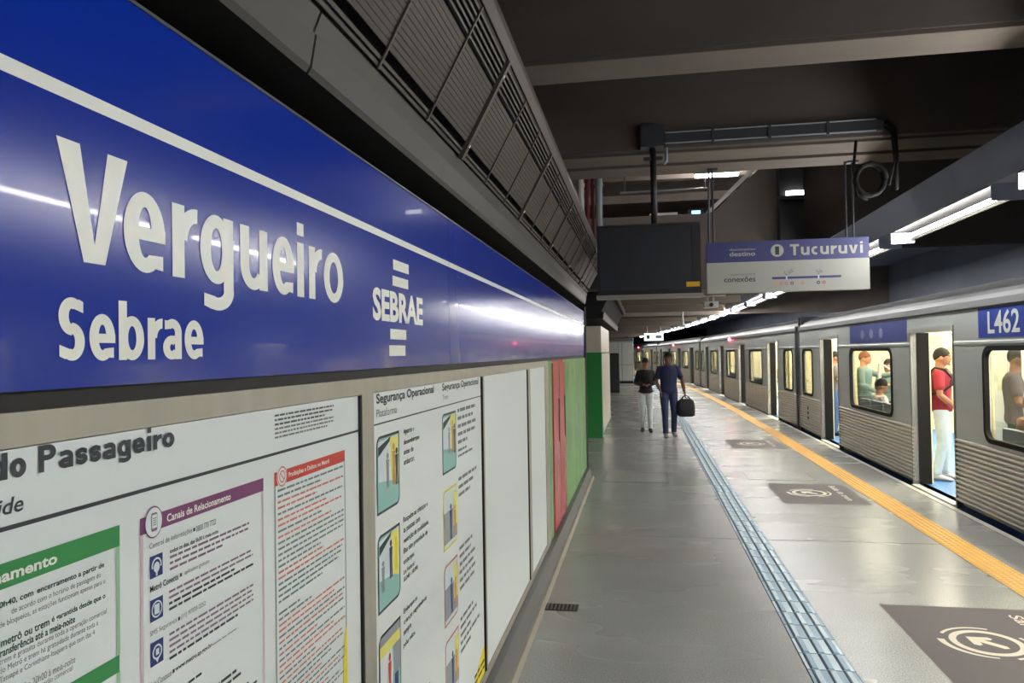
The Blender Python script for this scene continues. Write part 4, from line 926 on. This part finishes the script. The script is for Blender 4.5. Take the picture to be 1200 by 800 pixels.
names = ['train car behind the first coupling, with open doors beside the yellow strip', 'train car, third along the platform', 'train car, fourth along the platform', 'train car at the far bend, fifth along the platform']
ylo = 17.2; cars = []
for i, lb in enumerate(names):
    c = copy_tree(car); yb = ylo+CL
    for _ in range(3): yb = ylo+CL
    dx = off(yb)-off(ylo); c.location = (XT-off(ylo), ylo, 0); c.rotation_euler.z = math.asin(min(1, dx/CL)); c['label'] = lb; c['group'] = 'coupled train cars'
    ylo = ylo+math.sqrt(CL*CL-dx*dx)+0.3
CY = 16.95-CL
for ch_ in list(car.children):
    if ch_.name.startswith('indicator_lamp'):
        for g_ in list(ch_.children): bpy.data.objects.remove(g_)
        bpy.data.objects.remove(ch_)
car.location = (XT, CY, 0); car['label'] = 'stainless train car numbered L462 with a man in red at its open door'; car['group'] = 'coupled train cars'
# plates on the numbered car (built in place)
def carpart(name, fl_or_mb, m_):
    o = fl_or_mb.build(name, m_, car); return o
CAR = lambda u, v, n: (XT-0.003-n, -u, v)
pl = Flat(CAR).rect(-8.2, -6.6, 1.805, 2.105, 0.002).build('number_plate', M['platefront'], car)
f = Flat(CAR); f.text('L462', -7.99, -7.36, 1.842, 2.065, 0.004, bold=0.018); put_ = f.build('car_number', M['white'], pl)
Flat(CAR).rect(-12.9, -10.25, 1.80, 2.09, 0.002).build('blue_band', mat('band_blue', rgb(84, 92, 150), 0.3), car)
fl_ = Flat(CAR)
for u in (-12.2, -11.75, -11.3): fl_.ell(u, 1.93, 0.09, 0.07, 0.004, 12)
fl_.build('band_marks', mat('band_mark_pale', rgb(150, 154, 190), 0.4), car)
tx = Flat(CAR)
for i in range(3): tx.rect(-16.15+0.0, -16.05, 0.28+0.1*i, 0.34+0.1*i, 0.012)
tx.build('vent_slots', M['rubber'], car)

# ------------------------------------------------------------------ people
SK = {'tan': mat('skin_tan', rgb(150, 104, 80), 0.55), 'dark': mat('skin_dark', rgb(112, 74, 56), 0.55), 'fair': mat('skin_fair', rgb(196, 142, 112), 0.55)}
HAIR = mat('hair_black', rgb(12, 10, 10), 0.8, bump=0.4, bscale=120); HAIRG = mat('hair_grey', rgb(96, 92, 90), 0.6, bump=0.4, bscale=120); HAIRB = mat('hair_auburn', rgb(128, 72, 44), 0.6, bump=0.4, bscale=120)
EYE = mat('eye_dark', rgb(26, 20, 18), 0.3); LIPS = mat('lips', rgb(130, 70, 64), 0.5)
def cloth(n, r, g, b): return mat('cloth_'+n, rgb(r, g, b), 0.8, var=0.12, scale=14, bump=0.25, bscale=9)
def V3(*a): return Vector(a)
def remeshed(mb, name, m, vox, it=4):
    me = bpy.data.meshes.new(name); me.from_pydata(mb.v, [], mb.f)
    bm = bmesh.new(); bm.from_mesh(me); bmesh.ops.remove_doubles(bm, verts=bm.verts, dist=1e-5); bmesh.ops.recalc_face_normals(bm, faces=bm.faces); bm.to_mesh(me); bm.free()
    o = bpy.data.objects.new(name, me); COL.objects.link(o)
    r = o.modifiers.new('r', 'REMESH'); r.mode = 'VOXEL'; r.voxel_size = vox; r.use_smooth_shade = True
    s = o.modifiers.new('s', 'SMOOTH'); s.factor = 0.5; s.iterations = it
    dg = bpy.context.evaluated_depsgraph_get(); out = bpy.data.meshes.new_from_object(o.evaluated_get(dg))
    bpy.data.objects.remove(o); bpy.data.meshes.remove(me); out.name = name
    out.materials.clear(); out.materials.append(m)
    for p in out.polygons: p.use_smooth = True
    return out
def limb(mb, pts, rs, n=12):
    pts = [Vector(p) for p in pts]
    P, Q = [pts[0]], [rs[0]]
    for i in range(len(pts)-1):
        for t in (1/3, 2/3, 1): P.append(pts[i].lerp(pts[i+1], t)); Q.append(rs[i]+(rs[i+1]-rs[i])*t)
    d0 = (P[0]-P[1]).normalized(); d1 = (P[-1]-P[-2]).normalized()
    P = [P[0]+d0*Q[0]*0.7, P[0]+d0*Q[0]*0.45]+P+[P[-1]+d1*Q[-1]*0.45, P[-1]+d1*Q[-1]*0.7]
    Q = [Q[0]*0.35, Q[0]*0.8]+Q+[Q[-1]*0.8, Q[-1]*0.35]
    mb.tube(P, Q, n)
def person(label, loc, face, pose, skin, hair, top, bottom, shoes, hgt=1.70, vox=0.0085, sleeve='short', female=False, longhair=False, group=None):
    """pose: joint positions in a frame facing -y (x = the person's own left), metres for a 1.70 m body."""
    k = hgt/1.70
    J = dict(pelvis=V3(0, 0, .93), chest=V3(0, -.005, 1.28), neck=V3(0, .01, 1.44), head=V3(0, -.02, 1.585),
             sl=V3(.172, .01, 1.378), el=V3(.235, .03, 1.11), wl=V3(.24, -.04, .87), sr=V3(-.172, .01, 1.378), er=V3(-.235, .03, 1.11), wr=V3(-.24, -.04, .87),
             hl=V3(.09, 0, .90), kl=V3(.095, -.015, .49), al=V3(.095, .03, .085), tl=V3(.105, -.13, .03), hr=V3(-.09, 0, .90), kr=V3(-.095, -.015, .49), ar=V3(-.095, .03, .085), tr=V3(-.105, -.13, .03))
    for q, v in pose.items():
        if q in J: J[q] = V3(*v)
    if female:
        for q in ('sl', 'sr'): J[q].x *= 0.88
    t = thing('person', label, 'person', (0, 0, 0), group)
    up = (J['neck']-J['pelvis']).normalized(); fw = V3(0, -1, 0); fw = (fw-up*fw.dot(up)).normalized(); lf = fw.cross(up)*-1
    if lf.x < 0: lf = -lf
    def torso(mb, inf, lo, hi):
        P, N_ = J['pelvis'], J['neck']; L_ = (N_-P).length
        prof = [(-.14, .10, .085), (-.08, .150, .108), (.0, .168, .118), (.10, .158, .108), (.22, .148, .104), (.45, .158, .112), (.68, .172, .122), (.84, .172, .112), (.92, .142, .092), (.98, .092, .074), (1.02, .064, .062), (1.06, .058, .058)]
        if female: prof = [(a, b*(.93 if a > .3 else 1.0 if a < .05 else .86), c*(1.0 if a < .6 else 1.02)) for a, b, c in prof]
        rings = []
        for (a, rx, ry) in prof:
            if a < lo-1e-6 or a > hi+1e-6: continue
            rings.append((P+(N_-P)*a, lf*(rx+inf), fw*(ry+inf)))
        mb.loft(rings, 18)
    # ---- body (skin): head, neck, arms, hands, legs as one surface
    b = MB(); torso(b, -.004, -.14, 1.06)
    hc = J['head']; yawh = R(pose.get('turn', 0)); ch_, sh_ = math.cos(yawh), math.sin(yawh); nod = R(pose.get('nod', 0))
    def HP(x, y, z):     # head frame -> body frame
        y, z = y*math.cos(nod)-z*math.sin(nod)*-1*-1, z*math.cos(nod)+y*math.sin(nod)
        return (hc.x+x*ch_-y*sh_, hc.y+x*sh_+y*ch_, hc.z+z)
    def headwarp(p):
        x, y, z = p
        if z < 0: x *= 1-.30*(-z)**1.3; y = y*(1-.16*(-z)) - (.10*(-z) if y < 0.3 else 0)
        else: x *= 1+.03*z
        if y < -.6: y = -.6+(y+.6)*.75
        return (x, y, z)
    hb = MB(); hb.ball((0, 0, 0), .078, .098, .118, 20, 14, headwarp)
    hb.ball((0, -.096, -.018), .013, .017, .020, 8, 6); hb.ball((0, -.084, .008), .009, .012, .028, 8, 6)      # nose
    hb.ball((0, -.075, .032), .052, .02, .012, 10, 6)                                                            # brow
    hb.ball((0, -.080, -.088), .024, .018, .017, 8, 6); hb.ball((0, -.088, -.054), .024, .010, .010, 8, 6)      # chin, mouth
    for sx in (-1, 1): hb.ball((sx*.079, .008, -.008), .011, .02, .031, 8, 6)
    n0 = len(b.v); b.v += [HP(*v) for v in hb.v]; b.f += [tuple(i+n0 for i in f_) for f_ in hb.f]; b.m += [0]*len(hb.f)
    limb(b, [J['neck']-up*.04, J['neck'].lerp(hc, .5)+V3(0, .012, 0), hc+V3(0, .02, -.03)], [.062, .054, .052])
    grip = pose.get('grip', '')
    for s_, nm in ((1, 'l'), (-1, 'r')):
        S_, E_, W_ = J['s'+nm], J['e'+nm], J['w'+nm]
        limb(b, [S_+V3(-s_*.03, 0, .0), S_, S_.lerp(E_, .5), E_, E_.lerp(W_, .35), W_], [.05, .052, .046, .037, .039, .026])
        # hand: palm, four fingers and a thumb
        d = pose.get('h'+nm); d = V3(*d).normalized() if d else (W_-E_).normalized()
        side = V3(0, -1, 0); side = (side-d*side.dot(d))
        if side.length < .2: side = V3(0, 0, 1)-d*d.z
        side.normalize(); nrm = d.cross(side)*s_*-1          # palm faces the body
        b.loft([(W_-d*.01, side*.022, nrm*.016), (W_+d*.03, side*.036, nrm*.016), (W_+d*.075, side*.041, nrm*.014), (W_+d*.092, side*.036, nrm*.011)], 10)
        curl = 1.0 if nm in grip else .35
        for fi, (so, ln) in enumerate(((.030, .072), (.010, .080), (-.010, .074), (-.029, .058))):
            p0 = W_+d*.078+side*so; p1 = p0+(d*(1-.25*curl)+nrm*.45*curl).normalized()*ln*.5
            dd = (d*(1-.9*curl)+nrm*curl).normalized(); p2 = p1+dd*ln*.32; p3 = p2+(dd*.5+nrm*curl*.6-d*.35*curl+d*.3*(1-curl)).normalized()*ln*.26
            limb(b, [p0, p1, p2, p3], [.0095, .009, .0085, .0075], 8)
        q0 = W_+d*.028+side*.026; q1 = q0+(side*.8+d*.7+nrm*.3).normalized()*.038; q2 = q1+(d*.9+nrm*.5+side*.1).normalized()*.032
        limb(b, [q0, q1, q2], [.013, .011, .009], 8)
        limb(b, [J['h'+('l' if s_ > 0 else 'r')] if False else J['h'+nm], J['k'+nm], J['a'+nm]], [.078, .05, .036])
    # scale about the floor
    def fin(me, name, m, par):
        if k != 1: me.transform(Matrix.Scale(k, 4))
        return put(name, me, par)
    body = fin(remeshed(b, 'body', skin, vox*.82, 3), 'body', skin, t)
    # ---- face and hair
    fc = MB()
    for sx in (-1, 1): fc.ball(HP(sx*.029, -.0845, .012), .0115, .006, .006, 8, 6)
    fin(fc.mesh('eyes', EYE, True), 'eyes', EYE, body)
    fc = MB()
    for sx in (-1, 1): fc.ball(HP(sx*.030, -.093, .030), .019, .005, .0045, 8, 6)
    fin(fc.mesh('eyebrows', hair, True), 'eyebrows', hair, body)
    fc = MB(); fc.ball(HP(0, -.0965, -.054), .021, .004, .0055, 8, 6); fin(fc.mesh('mouth', LIPS, True), 'mouth', LIPS, body)
    hm = MB()
    hm2 = MB()
    hm2.ball((0, .008, .020), .0845, .101, .112, 20, 14, lambda p: (p[0]*(1 if p[2] > .0 else .97), p[1], max(p[2], (.02-.25*max(0, abs(p[0])-.75)*4 if p[1] < 0 else min(.02-.75*p[1], .02-.25*max(0, abs(p[0])-.75)*4)))))
    if longhair: hm2.ball((0, .06, -.06), .075, .055, .12, 14, 9)
    if female and not longhair: hm2.ball((0, .105, .0), .035, .035, .035, 10, 8)
    hm.v = [HP(*v) for v in hm2.v]; hm.f = hm2.f; hm.m = hm2.m
    fin(hm.mesh('hair', hair, True), 'hair', hair, body)
    # ---- clothes
    c = MB(); torso(c, .013, -.08, .98)
    for s_, nm in ((1, 'l'), (-1, 'r')):
        S_, E_, W_ = J['s'+nm], J['e'+nm], J['w'+nm]; inn = S_+V3(-s_*.06, 0, -.01)
        if sleeve == 'short': limb(c, [inn, S_+V3(0, 0, .0), S_.lerp(E_, .35), S_.lerp(E_, .68)], [.054, .060, .060, .060])
        else: limb(c, [inn, S_, S_.lerp(E_, .5), E_, E_.lerp(W_, .5), E_.lerp(W_, .94)], [.054, .059, .056, .051, .048, .040])
    limb(c, [J['neck']-up*.075, J['neck']-up*.03], [.08, .066])
    fin(remeshed(c, 'shirt', top, vox), 'shirt', top, t)
    c = MB(); torso(c, .008, -.14, .10)
    for nm in ('l', 'r'):
        A_, B_, C_ = J['h'+nm], J['k'+nm], J['a'+nm]
        limb(c, [A_, A_.lerp(B_, .5), B_, B_.lerp(C_, .5), C_+(B_-C_).normalized()*.012], [.094, .085, .068, .060, .056])
    fin(remeshed(c, 'trousers', bottom, vox), 'trousers', bottom, t)
    for nm in ('l', 'r'):
        a_, o_ = J['a'+nm], J['t'+nm]; d = (o_-a_); d.z = 0; d.normalize(); sd = V3(-d.y, d.x, 0); zf = min(a_.z-.055, o_.z)
        sh = MB(); hz = a_.z
        sh.loft([(a_-d*.075+V3(0, 0, -hz+.045+max(0, hz-.085)), sd*.026, V3(0, 0, 1)*.032), (a_-d*.04+V3(0, 0, -hz+.048+max(0, hz-.085)), sd*.038, V3(0, 0, 1)*.046), (a_+d*.04+V3(0, 0, -hz+.046+max(0, hz-.085)*.8), sd*.042, V3(0, 0, 1)*.045),
                 (a_+d*.11+V3(0, 0, -hz+.034+max(0, hz-.085)*.5), sd*.047, V3(0, 0, 1)*.032), (a_+d*.165+V3(0, 0, -hz+.026+max(0, hz-.085)*.3), sd*.040, V3(0, 0, 1)*.024), (a_+d*.19+V3(0, 0, -hz+.022+max(0, hz-.085)*.3), sd*.02, V3(0, 0, 1)*.014)], 14)
        fin(sh.mesh('shoe', shoes, True), 'shoe', shoes, t)
    t.location = loc; t.rotation_euler.z = R(face)
    t['k'] = k; del t['k']
    return t, k
black_shoe = cloth('shoe_black', 24, 24, 26); grey_shoe = mat('shoe_grey', rgb(120, 120, 122), 0.6)
# walking man: navy tee, jeans, bag in his left hand (toward the train)
man, km = person('man in a navy t-shirt and jeans walking with a dark bag', (0.52, 15.3, 0), 4,
    dict(kl=(.10, -.03, .49), al=(.10, .10, .10), tl=(.11, -.05, .03), kr=(-.09, -.10, .50), ar=(-.085, -.13, .09), tr=(-.09, -.29, .04),
         el=(.28, .04, 1.12), wl=(.31, -.01, .88), er=(-.24, .02, 1.12), wr=(-.18, -.10, .94), grip='l', turn=-14),
    SK['dark'], HAIR, cloth('navy', 36, 42, 76), cloth('jeans', 42, 52, 84), grey_shoe, 1.70)
woman, kw = person('woman in a black jacket and white trousers holding a phone', (0.07, 16.2, 0), 4,
    dict(el=(.23, .03, 1.13), wl=(.07, -.20, 1.10), er=(-.23, .03, 1.13), wr=(-.06, -.20, 1.10), hl_=0, kl=(.085, -.04, .49), al=(.08, -.06, .09), tl=(.09, -.22, .04), kr=(-.085, -.02, .49), ar=(-.08, .08, .10), tr=(-.09, -.07, .03), nod=8),
    SK['tan'], HAIR, cloth('black_jacket', 26, 26, 30), cloth('white_trousers', 222, 230, 232), black_shoe, 1.58, sleeve='long', female=True)
def at(o, k, p):     # a point of a person's frame in the world
    v = Vector(p)*k; a = o.rotation_euler.z; return V3(o.location.x+v.x*math.cos(a)-v.y*math.sin(a), o.location.y+v.x*math.sin(a)+v.y*math.cos(a), o.location.z+v.z)
p = at(woman, kw, (0.0, -.235, 1.115))
t = thing('mobile_phone', 'small dark phone held by the woman in the black jacket', 'phone', p)
MB().box(p.x-.035, p.x+.035, p.y-.006, p.y+.006, p.z-.01, p.z+.075).build('case', M['tvcase'], t); MB().box(p.x-.031, p.x+.031, p.y+.006, p.y+.008, p.z-.005, p.z+.07).build('display', M['tv'], t)
p = at(man, km, (.33, -.05, .80))
t = thing('duffel_bag', 'black holdall hanging from the hand of the man in navy', 'bag', (p.x, p.y, p.z-.36))
bb = MB(); bagm = mat('bag_black', rgb(28, 28, 32), 0.7, bump=0.4, bscale=12)
def sup(cx, cy, z, a, b_, n=20):
    o_ = []
    for i in range(n):
        q = 2*math.pi*i/n; cc, ss = math.cos(q), math.sin(q)
        o_.append((cx+a*math.copysign(abs(cc)**.5, cc), cy+b_*math.copysign(abs(ss)**.5, ss), z))
    return o_
lv = [(-.39, .12, .07), (-.37, .165, .10), (-.28, .18, .115), (-.16, .175, .105), (-.07, .15, .07), (-.04, .11, .03)]
for (dz, a_, b_) in lv: bb.v += sup(p.x-.0, p.y-.02, p.z+dz, a_, b_)
for i in range(len(lv)-1):
    for q in range(20): bb.face((i*20+q, i*20+(q+1) % 20, (i+1)*20+(q+1) % 20, (i+1)*20+q))
bb.face(list(reversed(range(20)))); bb.face([100+q for q in range(20)])
bb.build('body', bagm, t, True)
for dx in (-.04, .04): MB().tube([(p.x-.10, p.y+dx-.02, p.z-.07), (p.x-.05, p.y+dx*.5, p.z+.01), (p.x, p.y, p.z+.035), (p.x+.05, p.y+dx*.5, p.z+.01), (p.x+.10, p.y+dx-.02, p.z-.07)], .012, 8).build('handle', bagm, t, True)
MB().box(p.x-.10, p.x+.10, p.y-.026, p.y-.014, p.z-.045, p.z-.036).build('zip', M['darkmetal'], t)
# man in red standing just inside the open door
red, kr_ = person('man in a dark red polo and pale jeans standing inside the train door', (3.82, 10.46, 0), 66,
    dict(el=(.235, .0, 1.11), wl=(.15, -.17, .93), er=(-.235, .0, 1.11), wr=(-.14, -.18, .93), kl=(.095, -.03, .49), nod=0, al=(.10, -.02, .085), tl=(.105, -.18, .03), ar=(-.1, .07, .085), tr=(-.11, -.09, .03)),
    SK['tan'], HAIR, cloth('maroon', 138, 30, 50), cloth('pale_jeans', 188, 202, 212), mat('shoe_pale', rgb(176, 178, 184), 0.6), 1.70)
p = at(red, kr_, (0, .235, 1.2)); 
t = thing('backpack', 'dark backpack worn by the man in the dark red polo', 'backpack', at(red, kr_, (0, .2, .95)))
bp = MB(); bp.ball((0, .205, 1.19), .15, .075, .24, 16, 10, lambda q: (max(-.86, min(.86, q[0]))*1.1, max(-.8, min(.8, q[1]))*1.15, max(-.9, min(.9, q[2]))*1.05))
bp.v = [tuple(at(red, kr_, v)) for v in bp.v]; bp.build('bag', cloth('backpack', 40, 38, 44), t, True)
for s0 in (-1, 1):
    pts = [(s0*.10, .15, 1.36), (s0*.11, .06, 1.455), (s0*.115, -.06, 1.43), (s0*.12, -.135, 1.32), (s0*.145, -.115, 1.22), (s0*.172, -.03, 1.15), (s0*.13, .15, 1.10)]
    MB().tube([tuple(at(red, kr_, q)) for q in pts], .015, 8).build('strap', MATS['cloth_backpack'], t, True)
person('passenger in a grey top and blue jeans in the second open doorway', (3.77, 15.65, 0), 80, dict(el=(.22, -.06, 1.13), wl=(.08, -.24, 1.10), er=(-.22, -.06, 1.13), wr=(-.06, -.24, 1.10)),
    SK['tan'], HAIR, cloth('grey_top', 104, 98, 104), cloth('blue_jeans', 66, 96, 150), black_shoe, 1.66, vox=0.011)
person('dark-haired man in a dark shirt standing behind the window under the car number', (4.02, 8.92, 0), 62, dict(el=(.235, -.03, 1.12), wl=(.14, -.22, 1.02), er=(-.235, -.03, 1.12), wr=(-.12, -.22, 1.02)),
    SK['dark'], HAIR, cloth('charcoal', 66, 60, 66), cloth('dark_trousers', 52, 48, 54), black_shoe, 1.70, vox=0.011)
sit = dict(pelvis=(0, .02, .53), chest=(0, .0, .88), neck=(0, .01, 1.05), head=(0, -.02, 1.19), sl=(.185, .01, 1.0), el=(.24, -.04, .74), wl=(.12, -.26, .66), sr=(-.185, .01, 1.0), er=(-.24, -.04, .74), wr=(-.10, -.26, .66),
           hl=(.09, -.03, .52), kl=(.11, -.44, .50), al=(.11, -.44, .085), tl=(.12, -.6, .03), hr=(-.09, -.03, .52), kr=(-.11, -.44, .50), ar=(-.11, -.44, .085), tr=(-.12, -.6, .03))
person('grey-haired seated passenger in brown behind the window under the car number', (3.69, 7.88, 0), 90, sit, SK['tan'], HAIRG, cloth('brown', 132, 88, 68), cloth('dark_trousers2', 60, 56, 60), black_shoe, 1.66, vox=0.011)
person('passenger in a grey-green jacket with an outstretched arm behind the middle window', (3.76, 13.62, 0), 60, dict(el=(.20, -.20, 1.27), wl=(.10, -.46, 1.30), er=(-.24, -.03, 1.12), wr=(-.14, -.2, 1.02), grip='l'),
    SK['fair'], HAIRB, cloth('green_grey', 112, 136, 132), cloth('dark_trousers3', 64, 58, 62), black_shoe, 1.66, vox=0.011, sleeve='long')
person('short dark-haired woman in a mint top behind the middle window', (4.22, 13.85, 0), -20, dict(el=(.22, -.06, 1.13), wl=(.08, -.24, 1.2), er=(-.22, -.06, 1.13), wr=(-.06, -.24, 1.2)),
    SK['fair'], HAIR, cloth('mint', 132, 160, 146), cloth('dark_trousers4', 70, 60, 62), black_shoe, 1.52, vox=0.011, female=True, longhair=True)
person('seated dark-haired passenger in a white top behind the middle window', (3.69, 12.53, 0), 90, dict(sit, nod=15), SK['tan'], HAIR, cloth('off_white', 206, 200, 196), cloth('dark_trousers5', 62, 54, 56), black_shoe, 1.60, vox=0.011)
